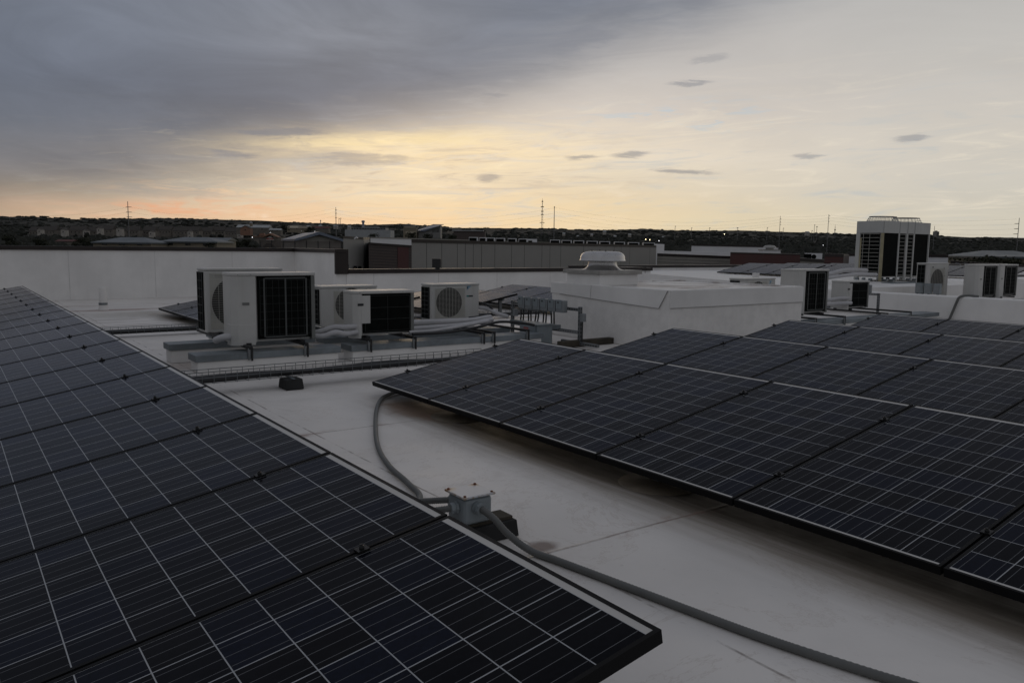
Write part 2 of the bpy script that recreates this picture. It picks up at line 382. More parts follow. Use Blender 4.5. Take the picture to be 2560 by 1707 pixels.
def stained_top_material():
    m, T, bs = new_mat('stained_membrane_top')
    co = T.node('ShaderNodeTexCoord').outputs['Object']
    x, y, z = T.xyz(co)
    n = T.noise(T.vec(T.m('MULTIPLY', x, 1.4), T.m('MULTIPLY', y, 1.1), 0.0), 1.0, 7.0, 0.68, 0.5)
    n2 = T.noise(co, 6.0, 6.0, 0.6)
    f = T.smooth(n2, 0.3, 0.7, 0.92, 1.05)
    c = T.mix(1.0, (0.75, 0.73, 0.705), T.vec(f, f, f), 'MULTIPLY')
    inside = T.m('MULTIPLY', T.smooth(x, -0.85, -1.25), T.smooth(y, 4.62, 5.0))
    up_ = T.smooth(T.node('ShaderNodeNewGeometry').outputs['Normal'], 0, 1) if False else 1.0
    k = T.m('MULTIPLY', T.m('MULTIPLY', T.smooth(n, 0.42, 0.62), inside), T.smooth(z, 0.74, 0.77))
    c = T.mix(T.m('MULTIPLY', k, 0.75), c, (0.27, 0.215, 0.19))
    k2 = T.m('MULTIPLY', T.smooth(n2, 0.62, 0.75), k)
    c = T.mix(T.m('MULTIPLY', k2, 0.6), c, (0.30, 0.13, 0.09))
    T.put(bs.inputs['Base Color'], c); bs.inputs['Roughness'].default_value = 0.5
    return m
stained_top = stained_top_material()

# photovoltaic laminate: 6 x 10 multicrystalline cells, three busbars each, white backsheet
def cell_material():
    m, T, bs = new_mat('pv_laminate')
    co = T.node('ShaderNodeTexCoord').outputs['Object']
    x, y, z = T.xyz(co)
    P = 0.1588
    gx = T.m('DIVIDE', T.m('SUBTRACT', x, 0.0131), P); gy = T.m('DIVIDE', T.m('SUBTRACT', y, 0.0255), P)
    fx = T.m('FRACT', gx); fy = T.m('FRACT', gy)
    ex = T.m('PINGPONG', gx, 0.5); ey = T.m('PINGPONG', gy, 0.5)     # distance to the nearest cell gap
    gap = T.m('MAXIMUM', T.m('LESS_THAN', ex, 0.0125), T.m('LESS_THAN', ey, 0.0110))
    out = T.m('MAXIMUM', T.m('MAXIMUM', T.m('LESS_THAN', gx, 0.0), T.m('GREATER_THAN', gx, 6.0)),
              T.m('MAXIMUM', T.m('LESS_THAN', gy, 0.0), T.m('GREATER_THAN', gy, 10.0)))
    sheet = T.m('MAXIMUM', gap, out)
    bx = T.m('ABSOLUTE', T.m('SUBTRACT', T.m('FRACT', T.m('MULTIPLY', fx, 3.0)), 0.5))
    bus = T.m('MULTIPLY', T.m('LESS_THAN', bx, 0.020), T.m('GREATER_THAN', ey, 0.022))
    info = T.node('ShaderNodeObjectInfo')
    wn = T.node('ShaderNodeTexWhiteNoise', noise_dimensions='3D')
    T.put(wn.inputs[0], T.vec(T.m('FLOOR', gx), T.m('FLOOR', gy), T.m('MULTIPLY', info.outputs['Random'], 37.0)))
    r = wn.outputs[0]
    vo = T.node('ShaderNodeTexVoronoi'); T.put(vo.inputs['Vector'], co); vo.inputs['Scale'].default_value = 85.0
    vx = T.xyz(vo.outputs['Color'])[0]
    cell = T.mix(T.smooth(r, 0.40, 1.0), (0.0038, 0.0041, 0.0060), (0.0052, 0.0074, 0.0165))
    f = T.m('ADD', 0.8, T.m('MULTIPLY', vx, 0.4))
    cell = T.mix(1.0, cell, T.vec(f, f, f), 'MULTIPLY')
    c = T.mix(bus, cell, (0.135, 0.138, 0.145))
    c = T.mix(sheet, c, (0.38, 0.39, 0.40))
    c = T.mix(out, c, (0.55, 0.53, 0.50))
    # dust film
    n = T.noise(co, 2.2, 6.0, 0.65)
    c = T.mix(T.smooth(n, 0.35, 0.75, 0.001, 0.011), c, (0.35, 0.32, 0.28))
    T.put(bs.inputs['Base Color'], c)
    bs.inputs['Roughness'].default_value = 0.7
    bs.inputs['Specular IOR Level'].default_value = 0.0
    # anti-reflective solar glass: weaker mirror than window glass
    gl = T.node('ShaderNodeBsdfGlossy'); T.put(gl.inputs['Roughness'], T.smooth(n, 0.3, 0.7, 0.10, 0.19)); T.put(gl.inputs['Color'], (0.97, 0.97, 1.0))
    fr = T.node('ShaderNodeFresnel'); fr.inputs['IOR'].default_value = 1.34
    mxs = T.node('ShaderNodeMixShader'); T.put(mxs.inputs[0], T.m('MULTIPLY', T.m('POWER', fr.outputs[0], 1.40), 0.84))
    T.l.new(bs.outputs[0], mxs.inputs[1]); T.l.new(gl.outputs[0], mxs.inputs[2])
    for nd in T.n:
        if nd.type == 'OUTPUT_MATERIAL': T.l.new(mxs.outputs[0], nd.inputs[0])
    return m
pv = cell_material()

# ------------------------------------------------------------------ mesh builder
class MB:
    def __init__(self): self.v = []; self.f = []; self.mi = []; self.sm = []
    def add(self, verts, faces, mi=0, smooth=False):
        b = len(self.v); self.v += [tuple(p) for p in verts]
        for f in faces:
            self.f.append(tuple(b+i for i in f)); self.mi.append(mi); self.sm.append(smooth)
        return self
    def box(self, x0, x1, y0, y1, z0, z1, mi=0):
        v = [(x0,y0,z0),(x1,y0,z0),(x1,y1,z0),(x0,y1,z0),(x0,y0,z1),(x1,y0,z1),(x1,y1,z1),(x0,y1,z1)]
        return self.add(v, [(0,3,2,1),(4,5,6,7),(0,1,5,4),(1,2,6,5),(2,3,7,6),(3,0,4,7)], mi)
    def hexa(self, v, mi=0):
        return self.add(v, [(0,3,2,1),(4,5,6,7),(0,1,5,4),(1,2,6,5),(2,3,7,6),(3,0,4,7)], mi)
    def prism(self, poly, z0, z1, mi=0, axis='z'):
        n = len(poly)
        def P(a, b, h):
            return (a, b, h) if axis == 'z' else ((h, a, b) if axis == 'x' else (a, h, b))
        v = [P(a, b, z0) for a, b in poly]+[P(a, b, z1) for a, b in poly]
        f = [tuple(range(n-1, -1, -1)), tuple(range(n, 2*n))]+[(i, (i+1) % n, n+(i+1) % n, n+i) for i in range(n)]
        return self.add(v, f, mi)
    def tube(self, pts, r, n=8, mi=0, smooth=True, cap=True):
        pts = [Vector(p) for p in pts]
        rs = r if isinstance(r, (list, tuple)) else [r]*len(pts)
        v = []; t0 = (pts[1]-pts[0]).normalized()
        a = t0.orthogonal().normalized()
        for i, p in enumerate(pts):
            t = (pts[min(i+1, len(pts)-1)]-pts[max(i-1, 0)]).normalized()
            a = (a - t*a.dot(t)).normalized(); b = t.cross(a)
            v += [p+(a*math.cos(2*PI*k/n)+b*math.sin(2*PI*k/n))*rs[i] for k in range(n)]
        f = [(i*n+k, i*n+(k+1) % n, (i+1)*n+(k+1) % n, (i+1)*n+k) for i in range(len(pts)-1) for k in range(n)]
        self.add(v, f, mi, smooth)
        if cap:
            m = len(v)-n
            self.add(v[:n], [tuple(range(n-1, -1, -1))], mi); self.add(v[m:], [tuple(range(n))], mi)
        return self
    def lathe(self, prof, c=(0, 0, 0), n=32, mi=0, smooth=True):
        v = [(c[0]+r*math.cos(2*PI*k/n), c[1]+r*math.sin(2*PI*k/n), c[2]+z) for r, z in prof for k in range(n)]
        f = [(i*n+k, i*n+(k+1) % n, (i+1)*n+(k+1) % n, (i+1)*n+k) for i in range(len(prof)-1) for k in range(n)]
        self.add(v, f, mi, smooth)
        m = len(v)-n
        return self.add(v[m:], [tuple(range(n))], mi).add(v[:n], [tuple(range(n-1, -1, -1))], mi)
    def wire_rect(self, pts, r, mi=0):
        for a, b in zip(pts, pts[1:]+pts[:1]): self.tube([a, b], r, 4, mi, False)
        return self
    def build(self, name, mats, parent=None, loc=None, bevel=0.0, seg=2, weld=False):
        me = bpy.data.meshes.new(name); me.from_pydata(self.v, [], self.f)
        if not isinstance(mats, (list, tuple)): mats = [mats]
        for m in mats: me.materials.append(m)
        me.polygons.foreach_set('material_index', self.mi); me.polygons.foreach_set('use_smooth', self.sm)
        me.update()
        bm = bmesh.new(); bm.from_mesh(me)
        if weld: bmesh.ops.remove_doubles(bm, verts=bm.verts, dist=1e-5)
        bmesh.ops.recalc_face_normals(bm, faces=bm.faces)
        bm.to_mesh(me); bm.free()
        o = bpy.data.objects.new(name, me); COL.objects.link(o)
        if parent is not None: o.parent = parent
        if loc is not None: o.location = loc
        if bevel:
            b = o.modifiers.new('bevel', 'BEVEL'); b.width = bevel; b.segments = seg; b.limit_method = 'ANGLE'
        return o

def tag(o, label=None, cat=None, group=None, kind=None):
    if label: o['label'] = label
    if cat: o['category'] = cat
    if group: o['group'] = group
    if kind: o['kind'] = kind
    return o
def thing(name, label, cat, loc=(0, 0, 0), rot=(0, 0, 0), group=None):
    o = bpy.data.objects.new(name, None); COL.objects.link(o)
    o.empty_display_size = 0.2
    o.location = loc; o.rotation_euler = rot
    return tag(o, label, cat, group)
def dup(root, loc, label=None, rot=None, group=None):
    r = root.copy(); COL.objects.link(r); r.location = loc
    if rot is not None: r.rotation_euler = rot
    if label: r['label'] = label
    if group: r['group'] = group
    for ch in list(root.children):
        c = ch.copy(); COL.objects.link(c); c.parent = r
        for g in list(ch.children):
            d = g.copy(); COL.objects.link(d); d.parent = c
    return r
def spline(pts, n=10):
    P = [Vector(p) for p in pts]; P = [P[0]*2-P[1]]+P+[P[-1]*2-P[-2]]
    out = []
    for i in range(1, len(P)-2):
        for k in range(n):
            t = k/n
            a, b, c, d = P[i-1], P[i], P[i+1], P[i+2]
            out.append(0.5*((2*b)+(c-a)*t+(2*a-5*b+4*c-d)*t*t+(3*b-a-3*c+d)*t**3))
    out.append(P[-2]); return out
ORD = ['first', 'second', 'third', 'fourth', 'fifth', 'sixth', 'seventh', 'eighth', 'ninth', 'tenth', 'eleventh', 'twelfth',
       'thirteenth', 'fourteenth', 'fifteenth', 'sixteenth', 'seventeenth', 'eighteenth', 'nineteenth', 'twentieth']

# ------------------------------------------------------------------ setting: the roof we stand on
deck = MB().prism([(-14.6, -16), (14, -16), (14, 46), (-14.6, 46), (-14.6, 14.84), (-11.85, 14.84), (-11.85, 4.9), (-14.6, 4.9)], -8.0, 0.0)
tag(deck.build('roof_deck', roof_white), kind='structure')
# tapered upper roof beyond the service area, highest at its left end
u = MB()
u.hexa([(-14.35, 14.84, 0.002), (-4.0, 12.9, 0.002), (-4.0, 46, 0.002), (-14.35, 46, 0.002),
        (-14.35, 14.84, 0.56), (-4.0, 12.9, 0.485), (-4.0, 46, 0.40), (-14.35, 46, 0.42)])
u.hexa([(-11.6, 12.9, 0.002), (-4.0, 12.9, 0.002), (-4.0, 12.905, 0.002), (-11.6, 14.82, 0.002),
        (-11.6, 12.9, 0.69), (-4.0, 12.9, 0.485), (-4.0, 12.905, 0.485), (-11.6, 14.82, 0.565)])
tag(u.build('upper_roof_deck', membrane_wall), kind='structure')

lap_shade = paint('membrane_lap', (0.60, 0.585, 0.57), 0.6)
def parapet(label, walls, copes, extra=None):
    t = thing('parapet_wall', label, 'wall', walls[0][:1]+(walls[0][2],)+(0,), group='parapet walls round the roofs')
    off = Vector(t.location)
    a = MB()
    for b in walls: a.box(*b)
    c = MB()
    for b in copes: c.box(*b)
    for mb in (a, c):
        mb.v = [(p[0]-off.x, p[1]-off.y, p[2]-off.z) for p in mb.v]
    a.build('wall', membrane_wall, t); c.build('coping', coping_brown, t, bevel=0.006)
    j = MB(); lp = MB()
    for (x0, x1, y0, y1, z0, z1) in copes[:1]:
        y = y0+1.3
        while y < y1-0.3:
            j.box(x0-0.004-off.x, x1+0.004-off.x, y-0.07-off.y, y+0.07-off.y, z0+0.004, z1+0.003); y += 3.05
    for (x0, x1, y0, y1, z0, z1) in walls[:1]:
        y = y0+0.7
        while y < y1-0.2:
            lp.box(x1+0.0005-off.x, x1+0.003-off.x, y-off.y, y+0.012-off.y, 0.02, z1-0.02); y += 1.83
    j.build('coping_joint', coping_brown, t, bevel=0.002); lp.build('membrane_lap', lap_shade, t)
    return t
parapet('tall white parapet with brown metal coping along the left of the roof',
        [(-14.6, -14.35, -16, 4.9, 0.001, 1.14), (-14.35, -11.63, 4.64, 4.9, 0.001, 1.14)],
        [(-14.64, -14.31, -16.03, 4.60, 1.13, 1.222), (-14.64, -11.58, 4.60, 4.94, 1.13, 1.222), (-11.645, -11.57, 4.605, 4.935, 0.63, 1.128)])
parapet('low white parapet with brown coping behind the vent hood',
        [(-11.85, -11.6, 4.9, 14.84, -0.5, 0.65)],
        [(-11.89, -11.56, 4.94, 14.86, 0.64, 0.745), (-11.9, -11.8, 12.0, 12.9, 0.746, 0.80)])
parapet('low white parapet with brown coping running behind the far panels',
        [(-14.6, -14.35, 14.84, 46, 0.001, 0.65), (-14.35, -11.6, 14.88, 15.1, 0.001, 0.65)],
        [(-14.64, -14.31, 15.14, 46, 0.64, 0.735), (-14.64, -11.55, 14.86, 15.14, 0.64, 0.735)])
# long low kerb wall that hides the feet of the condensers on the right
kw = thing('kerb_wall', 'long low white wall in front of the condensers on the right', 'wall', (-3.99, 12.9, 0))
MB().box(0, 9.5, 0, 0.32, 0.001, 0.47).build('wall', membrane_wall, kw, bevel=0.02)

# roof box with membrane skirt
ph = thing('roof_box', 'large white membrane covered roof box below the vent hood', 'roof box', (-3.2, 4.53, 0))
b = MB(); b.box(-3.2, -0.77, 4.53, 7.33, 0.001, 0.775)
for q in ((-3.2, -0.77, 4.53, 4.62), (-3.2, -0.77, 7.24, 7.33), (-3.2, -3.11, 4.6205, 7.2395), (-0.86, -0.77, 4.6205, 7.2395)):
    b.box(q[0]-0.0025, q[1]+0.0025, q[2]-0.0025, q[3]+0.0025, 0.70, 0.795)
bo = b.build('box', stained_top, bevel=0.012); bo.parent = ph; bo.location = (3.2, -4.53, 0)
sk = MB()   # upper membrane flap with its cut lower edge
sk.add([(-3.215, 4.518, 0.793), (-0.80, 4.518, 0.785), (-0.95, 4.518, 0.55), (-1.9, 4.518, 0.585), (-3.0, 4.518, 0.635), (-3.215, 4.518, 0.64),
        (-3.215, 4.526, 0.793), (-0.80, 4.526, 0.785), (-0.95, 4.526, 0.55), (-1.9, 4.526, 0.585), (-3.0, 4.526, 0.635), (-3.215, 4.526, 0.64)],
       [(0, 1, 2, 3, 4, 5), (11, 10, 9, 8, 7, 6), (0, 6, 7, 1), (1, 7, 8, 2), (2, 8, 9, 3), (3, 9, 10, 4), (4, 10, 11, 5), (5, 11, 6, 0)])
sk.box(-0.766, -0.760, 4.531, 7.335, 0.565, 0.785)
so = sk.build('membrane_flap', membrane_wall, ph); so.location = (3.2, -4.53, 0)
se = MB()
for a, c in (((-0.80, 0.785), (-0.95, 0.548)), ((-0.95, 0.548), (-1.9, 0.583)), ((-1.9, 0.583), (-3.0, 0.633))):
    se.tube([(a[0], 4.516, a[1]), (c[0], 4.516, c[1])], 0.0035, 4, 0, False)
se.tube([(-0.760, 4.54, 0.563), (-0.760, 7.33, 0.563)], 0.003, 4, 0, False)
se.tube([(-2.28, 4.516, 0.79), (-2.30, 4.516, 0.60)], 0.0015, 4, 0, False)
s2 = se.build('seam', grey_label, ph); s2.location = (3.2, -4.53, 0)

# vent hood on its curb
vh = thing('vent_hood', 'round aluminium vent hood on a white curb above the big roof box', 'roof vent', (-2.655, 5.055, 0.776))
MB().box(-0.375, 0.375, -0.375, 0.375, 0.0, 0.165).build('curb', membrane_wall, vh, bevel=0.01)
fl = MB().box(-0.42, 0.42, -0.42, 0.42, 0.165, 0.222)
fl.build('flange', vent_flange, vh, bevel=0.005)
MB().lathe([(0.30, 0.223), (0.26, 0.24), (0.225, 0.27), (0.215, 0.305), (0.215, 0.38)], n=40).build('neck', vent_metal, vh)
MB().lathe([(0.20, 0.355), (0.325, 0.350), (0.345, 0.354), (0.346, 0.360), (0.336, 0.366), (0.334, 0.395), (0.328, 0.425), (0.312, 0.452), (0.285, 0.474), (0.245, 0.488), (0.18, 0.495), (0.0005, 0.497)], n=56).build('hood', vent_metal, vh)
for k in range(4):
    bl = MB(); a = PI/4*1.4+k*PI/2
    bl.tube([(0.17*math.cos(a), 0.17*math.sin(a), 0.485), (0.17*math.cos(a), 0.17*math.sin(a), 0.515)], 0.006, 6)
    bl.build('bolt', dark_steel, vh)

# ------------------------------------------------------------------ solar panels
TILT = 0.177784
PW, PL, PQ = 0.979, 1.65, 0.9912
ZL = 0.125
def make_panel():
    t = thing('solar_panel', 'x', 'solar panel', (0, 0, 0), (TILT, 0, 0))
    f = MB()
    for (x0, x1, y0, y1) in ((0, PW, 0, 0.0125), (0, PW, PL-0.0135, PL), (0, 0.0135, 0.0125, PL-0.0135), (PW-0.0135, PW, 0.0125, PL-0.0135)):
        f.box(x0, x1, y0, y1, -0.036, 0.0)
    for (x0, x1, y0, y1) in ((0.0135, PW-0.0135, 0.0125, 0.03), (0.0135, PW-0.0135, PL-0.03, PL-0.0135)):
        f.box(x0, x1, y0, y1, -0.036, -0.034)
    f.build('frame', frame_black, t)
    MB().box(0.0095, PW-0.0095, 0.0095, PL-0.0095, -0.0075, -0.0018).build('laminate', pv, t)
    MB().box(0.40, 0.58, PL-0.26, PL-0.12, -0.030, -0.0076).build('terminal_box', cable_black, t)
    for y in (0.36, 1.33):
        c = MB().box(-0.026, 0.013, y-0.020, y+0.020, 0.0006, 0.0075)
        c.box(-0.011, -0.002, y-0.018, y+0.018, -0.04, 0.0006)
        c.lathe([(0.009, 0.0075), (0.009, 0.016), (0.006, 0.0165), (0.006, 0.022)], (-0.0065, y, 0), 8)
        c.build('clamp', clamp_m, t)
    return t
panel0 = make_panel()
state = {'used': False}
def panel(x, y, z, label, group):
    if not state['used']:
        state['used'] = True
        panel0.location = (x, y, z); panel0['label'] = label; panel0['group'] = group
        return panel0
    return dup(panel0, (x, y, z), label, group=group)
def foot(x, y, z, h, label):
    t = thing('panel_stand', label, 'panel foot', (x, y, z), group='feet carrying the solar panels')
    p = MB(); p.box(-0.022, 0.022, -0.03, 0.03, 0.006, h); p.box(-0.05, 0.05, -0.05, 0.05, 0.005, 0.014)
    p.build('post', galv if False else strut_m, t)
    pl = MB(); n = 28; prof = [(0.23, 0.001), (0.225, 0.006), (0.10, 0.0075), (0.05, 0.02), (0.0005, 0.021)]
    pl.lathe(prof, n=n)
    o = pl.build('flashing', roof_white_patch, t)
    return t
roof_white_patch = paint('flashing_membrane', (0.13, 0.105, 0.075), 0.6, 0, 0.2, 5.0)
def rail(x0, x1, y, z, label):
    t = MB().box(0, x1-x0, -0.02, 0.02, -0.042, 0.0).build('mounting_rail', strut_m, None, (x0, y, z))
    t.rotation_euler = (TILT, 0, 0)
    tag(t, label, 'rail', 'rails under the solar panels')
def row(x_lo, n, y0, z_roof, name, group, from_near=False):
    """n panels side by side from x_lo, low edge at y0"""
    zl = z_roof+ZL
    for k in range(n):
        i = (n-1-k) if from_near else k
        panel(x_lo+k*PQ, y0, zl, name(i), group)
    for yy, w in ((0.36, 'lower'), (1.33, 'upper')):
        rail(x_lo+0.04, x_lo+n*PQ-0.05, y0+yy*math.cos(TILT)+0.007, zl+yy*math.sin(TILT)-0.038, '%s steel rail under the %s' % (w, group))
ct, st_ = math.cos(TILT), math.sin(TILT)

# long left row, 18 panels
LX, LY = 5.1136, -3.3178
row(LX-18*PQ+0.012, 18, LY, 0, lambda i: 'black framed solar panel, %s from the near end of the long left row' % ORD[i] if i else 'nearest solar panel of the long left row, its corner free', 'long left row of panels', True)
# right field, four rows
RN = ['front', 'second', 'third', 'rearmost']
for r, n in enumerate((7, 6, 5, 5)):
    nm = RN[r]
    row(0.0, n, 2.17007*r, 0, lambda i, nm=nm: 'dark solar panel, %s from the far left corner of the %s row on the right' % (ORD[i], nm), '%s row of panels on the right' % nm)
# rows behind the condensers on the left
BN = ['nearest', 'second', 'third', 'rearmost']
for r in range(4):
    n, xl = (3, -9.42) if r == 0 else ((3, -9.32) if r < 3 else (4, -9.55))
    row(xl, n, 0.2+2.17*r, 0, lambda i, r=r: 'grey looking solar panel behind the condensers, %s from the left in the %s row' % (ORD[i], BN[r]), '%s row of panels behind the condensers' % BN[r])
# rows on the upper roof
for r, (xl, n, y0, zr) in enumerate(((-11.5, 3, 18.1, 0.460), (-11.5, 3, 20.27, 0.460), (-11.15, 4, 22.44, 0.455))):
    row(xl, n, y0, zr, lambda i, r=r: 'distant solar panel on the upper roof, %s from the left in its %s row' % (ORD[i], ['front', 'middle', 'rear'][r]), '%s row of panels on the upper roof' % ['front', 'middle', 'rear'][r])
# one lone row seen between the condensers on the right
row(-8.98, 4, 24.0, 0.455, lambda i: 'far solar panel seen between the right hand condensers, %s from the left' % ORD[i], 'far row of panels on the right')

# feet that carry the panels; only rows whose feet can be seen
foot(1.15, 0.20, 0, 0.135, 'steel foot under the front right row near its far left corner')
foot(3.28, 0.20, 0, 0.135, 'steel foot under the middle of the front right row')
foot(5.6, 0.20, 0, 0.135, 'steel foot under the near end of the front right row')
foot(-8.40, 0.42, 0, 0.135, 'steel foot under the panels left of the condensers')
foot(-10.9, 18.3, 0.45, 0.15, 'steel foot under the front panels of the upper roof')
for i, x in enumerate((4.3, 2.3, 0.3, -1.7, -3.7, -5.7, -7.7, -9.7)):
    foot(x, LY+1.33, 0, 0.30, 'tall steel foot below the long left row, %s from its near end' % ORD[i])
foot(-6.6, 1.55, 0, 0.30, 'tall steel foot under the high end of the panels behind the condensers')
foot(-6.5, 5.85, 0, 0.30, 'tall steel foot behind the row of switch boxes')

# ------------------------------------------------------------------ condensers
def guard(mb, x, y0, y1, z0, z1, ny, nz, r, axis='x'):
    for i in range(ny+1):
        y = y0+(y1-y0)*i/ny
        a, c = ((x, y, z0), (x, y, z1)) if axis == 'x' else ((y, x, z0), (y, x, z1))
        mb.tube([a, c], r, 4, 0, False)
    for i in range(nz+1):
        z = z0+(z1-z0)*i/nz
        a, c = ((x+0.002, y0, z), (x+0.002, y1, z)) if axis == 'x' else ((y0, x-0.002, z), (y1, x-0.002, z))
        mb.tube([a, c], r, 4, 0, False)
def nearer(pts, k=0.964):
    return [tuple(CAM+(Vector(q)-CAM)*k) for q in pts]
def feet_of(t, w, d):
    for y in (0.16, w-0.16):
        MB().box(-d-0.02, 0.03, y-0.025, y+0.025, -0.035, -0.001).build('foot', dark_steel, t)
def screws(t, pts):
    s = MB()
    for p in pts: s.lathe([(0.006, -0.002), (0.006, 0.003)], p, 6)
    return s
def condenser_rear(label, loc, w, h, d, bars, corner=0.25, group='condensers showing their coil side'):
    """service corner and coil face the viewer"""
    t = thing('condenser_unit', label, 'condenser', loc, group=group)
    c = MB()
    ch = 0.055
    c.prism([(-d, 0), (-ch, 0), (0, ch), (0, corner), (-0.05, corner+0.03), (-0.06, w), (-d, w)], 0.0, h-0.035)
    c.build('casing', ac_white, t, bevel=0.006)
    l = MB(); l.prism([(-d-0.006, -0.006), (-ch, -0.006), (0.006, ch), (0.006, w+0.006), (-d-0.006, w+0.006)], h-0.034, h)
    l.build('lid', ac_white, t, bevel=0.008)
    MB().box(-0.059, -0.012, corner+0.031, w-0.045, 0.03, h-0.036).build('coil', ac_dark, t)
    MB().box(-d+0.01, 0.0, w-0.044, w-0.001, 0.0, h-0.036).build('corner_post', ac_side, t, bevel=0.004)
    g = MB(); y0, y1, z0, z1 = corner+0.05, w-0.06, 0.05, h-0.06
    if bars:
        a0, a1 = y0+0.045, y1-0.04
        for y in (a0, (a0+a1)/2, a1): g.box(-0.008, -0.003, y-0.009, y+0.009, z0+0.0, z1)
        for z in (z0, z1): g.box(-0.0085, -0.0045, a0+0.0095, a1-0.0095, z-0.008, z+0.008)
        g.build('guard_frame', ac_wire, t)
        g2 = MB(); guard(g2, -0.0105, y0, y1, z0+0.02, z1-0.02, 8, 7, 0.0022); g2.build('coil_guard', ac_wire_thin, t)
    else:
        guard(g, -0.0095, y0, y1, z0, z1, 2, 3, 0.003); g.build('coil_guard', ac_wire_thin, t)
        MB().box(0.0005, 0.004, 0.085, 0.2, h*0.28, h*0.9).build('service_cover', ac_white, t, bevel=0.003)
    v = MB(); v.prism([(-d*0.55, -0.008), (-ch, -0.008), (0.008, ch), (0.008, corner-0.01), (-0.02, corner-0.01), (-0.02, ch), (-ch, 0.006), (-d*0.55, 0.006)], -0.028, 0.20 if bars else 0.13)
    v.build('valve_cover', ac_white, t, bevel=0.004)
    z = h*0.56 if bars else h*0.70
    MB().box(0.0045, 0.0065, corner*0.42, corner*0.42+0.075, z-0.014, z+0.014).build('handle', grey_label if bars else black_label, t, bevel=0.003)
    s = screws(t, [(0.004, ch+0.01, h-0.02), (0.004, corner*0.8, h-0.02), (0.004, w*0.6, h-0.018), (0.004, w*0.8, h-0.018)])
    s.build('screw', grey_label, t)
    feet_of(t, w, d)
    return t
def condenser_front(label, loc, w, h, d, fc, fr, marks, group='condensers showing their fan side', ring=12):
    """fan side faces the viewer, coil on the left end"""
    t = thing('condenser_unit', label, 'condenser', loc, group=group)
    MB().box(-d, 0, 0.004, w, 0.0, h-0.03).build('casing', ac_white, t, bevel=0.012)
    MB().box(-d-0.006, 0.006, -0.004, w+0.006, h-0.029, h).build('lid', ac_white, t, bevel=0.009)
    MB().box(-d+0.03, -0.075, -0.012, 0.003, 0.03, h-0.045).build('coil', ac_dark, t)
    g = MB(); guard(g, -0.0135, -d+0.035, -0.08, 0.035, h-0.05, 2, 7, 0.0035, 'y'); g.build('coil_guard', ac_wire, t)
    fy, fz = fc
    p = MB()    # square fan panel around the opening
    y0, y1, z0, z1 = max(0.05, fy-fr-0.02), fy+fr+0.055, max(0.04, fz-fr-0.03), min(h-0.05, fz+fr+0.035)
    for i in range(int((z1-z0)/0.0165)):
        z = z0+0.008+i*0.0165
        dz = abs(z-fz)
        hw = math.sqrt(max(0, fr*fr-dz*dz)) if dz < fr else 0
        if hw > 0:
            if fy-hw-0.004 > y0: p.box(0.0006, 0.004, y0, fy-hw-0.004, z-0.0062, z+0.0062)
            if fy+hw+0.004 < y1: p.box(0.0006, 0.004, fy+hw+0.004, y1, z-0.0062, z+0.0062)
        else: p.box(0.0006, 0.004, y0, y1, z-0.0062, z+0.0062)
    p.build('fan_panel', grille_white, t)
    fd = MB(); n = 40
    fd.add([(0.0012, fy+fr*math.cos(2*PI*k/n), fz+fr*math.sin(2*PI*k/n)) for k in range(n)]+[(-0.0, fy+fr*math.cos(2*PI*k/n), fz+fr*math.sin(2*PI*k/n)) for k in range(n)],
           [tuple(range(n)), tuple(range(2*n-1, n-1, -1))]+[(k, (k+1) % n, n+(k+1) % n, n+k) for k in range(n)])
    fd.build('fan_opening', fan_dark, t)
    gr = MB()
    for i in range(1, 24):
        z = fz-fr+2*fr*i/24; hw = math.sqrt(max(0, fr*fr-(z-fz)**2))
        gr.box(0.0045, 0.0065, fy-hw, fy+hw, z-0.0016, z+0.0016)
    for i in range(1, 8):
        y = fy-fr+2*fr*i/8; hw = math.sqrt(max(0, fr*fr-(y-fy)**2))
        gr.box(0.0066, 0.0086, y-0.002, y+0.002, fz-hw, fz+hw)
    gr.build('fan_grille', grille_white, t)
    for nm, m, polys in marks:
        k = MB()
        for poly in polys: k.prism(poly, 0.0007, 0.003, 0, 'x')
        k.build(nm, m, t)
    s = screws(t, [(0.003, w*0.3, h-0.045), (0.003, w*0.8, h-0.045)]); s.build('screw', grey_label, t)
    feet_of(t, w, d)
    return t
def rect(y0, y1, z0, z1): return [(y0, z0), (y1, z0), (y1, z1), (y0, z1)]

ac1 = condenser_rear('large white condenser at front left, coil behind a grey two column guard', (-2.20, -0.553, 0.264), 0.916, 0.747, 0.33, True)
ac2 = condenser_rear('small white condenser in the front group with two pipes entering its side', (-2.20, 0.835, 0.264), 0.781, 0.525, 0.31, False, 0.092)
condenser_front('large white condenser behind the front left one, dark label on its corner', (-3.57, -0.47, 0.245), 0.95, 0.775, 0.34, (0.40, 0.36), 0.325,
    [('badge', black_label, [rect(0.115, 0.235, 0.665, 0.71)]), ('emblem', pale_building, [rect(0.075, 0.113, 0.665, 0.71)]), ('emblem_arrow', black_label, [[(0.082, 0.672), (0.098, 0.69), (0.088, 0.70)]])])
condenser_front('small white condenser half hidden behind the one with two pipes', (-3.57, 0.99, 0.245), 0.80, 0.535, 0.32, (0.42, 0.28), 0.225, [])
condenser_front('small white condenser with round fan, blue corner mark and teal strip', (-3.57, 2.648, 0.25), 0.80, 0.53, 0.32, (0.285, 0.262), 0.215,
    [('emblem', pale_blue, [[(0.585, 0.495), (0.665, 0.495), (0.585, 0.43)]]), ('emblem_arrow', black_label, [[(0.5855, 0.483), (0.615, 0.483), (0.5855, 0.44)]]),
     ('strip', teal_label, [rect(0.582, 0.615, 0.335, 0.356)]), ('strip_text', black_label, [rect(0.616, 0.69, 0.335, 0.356)])])
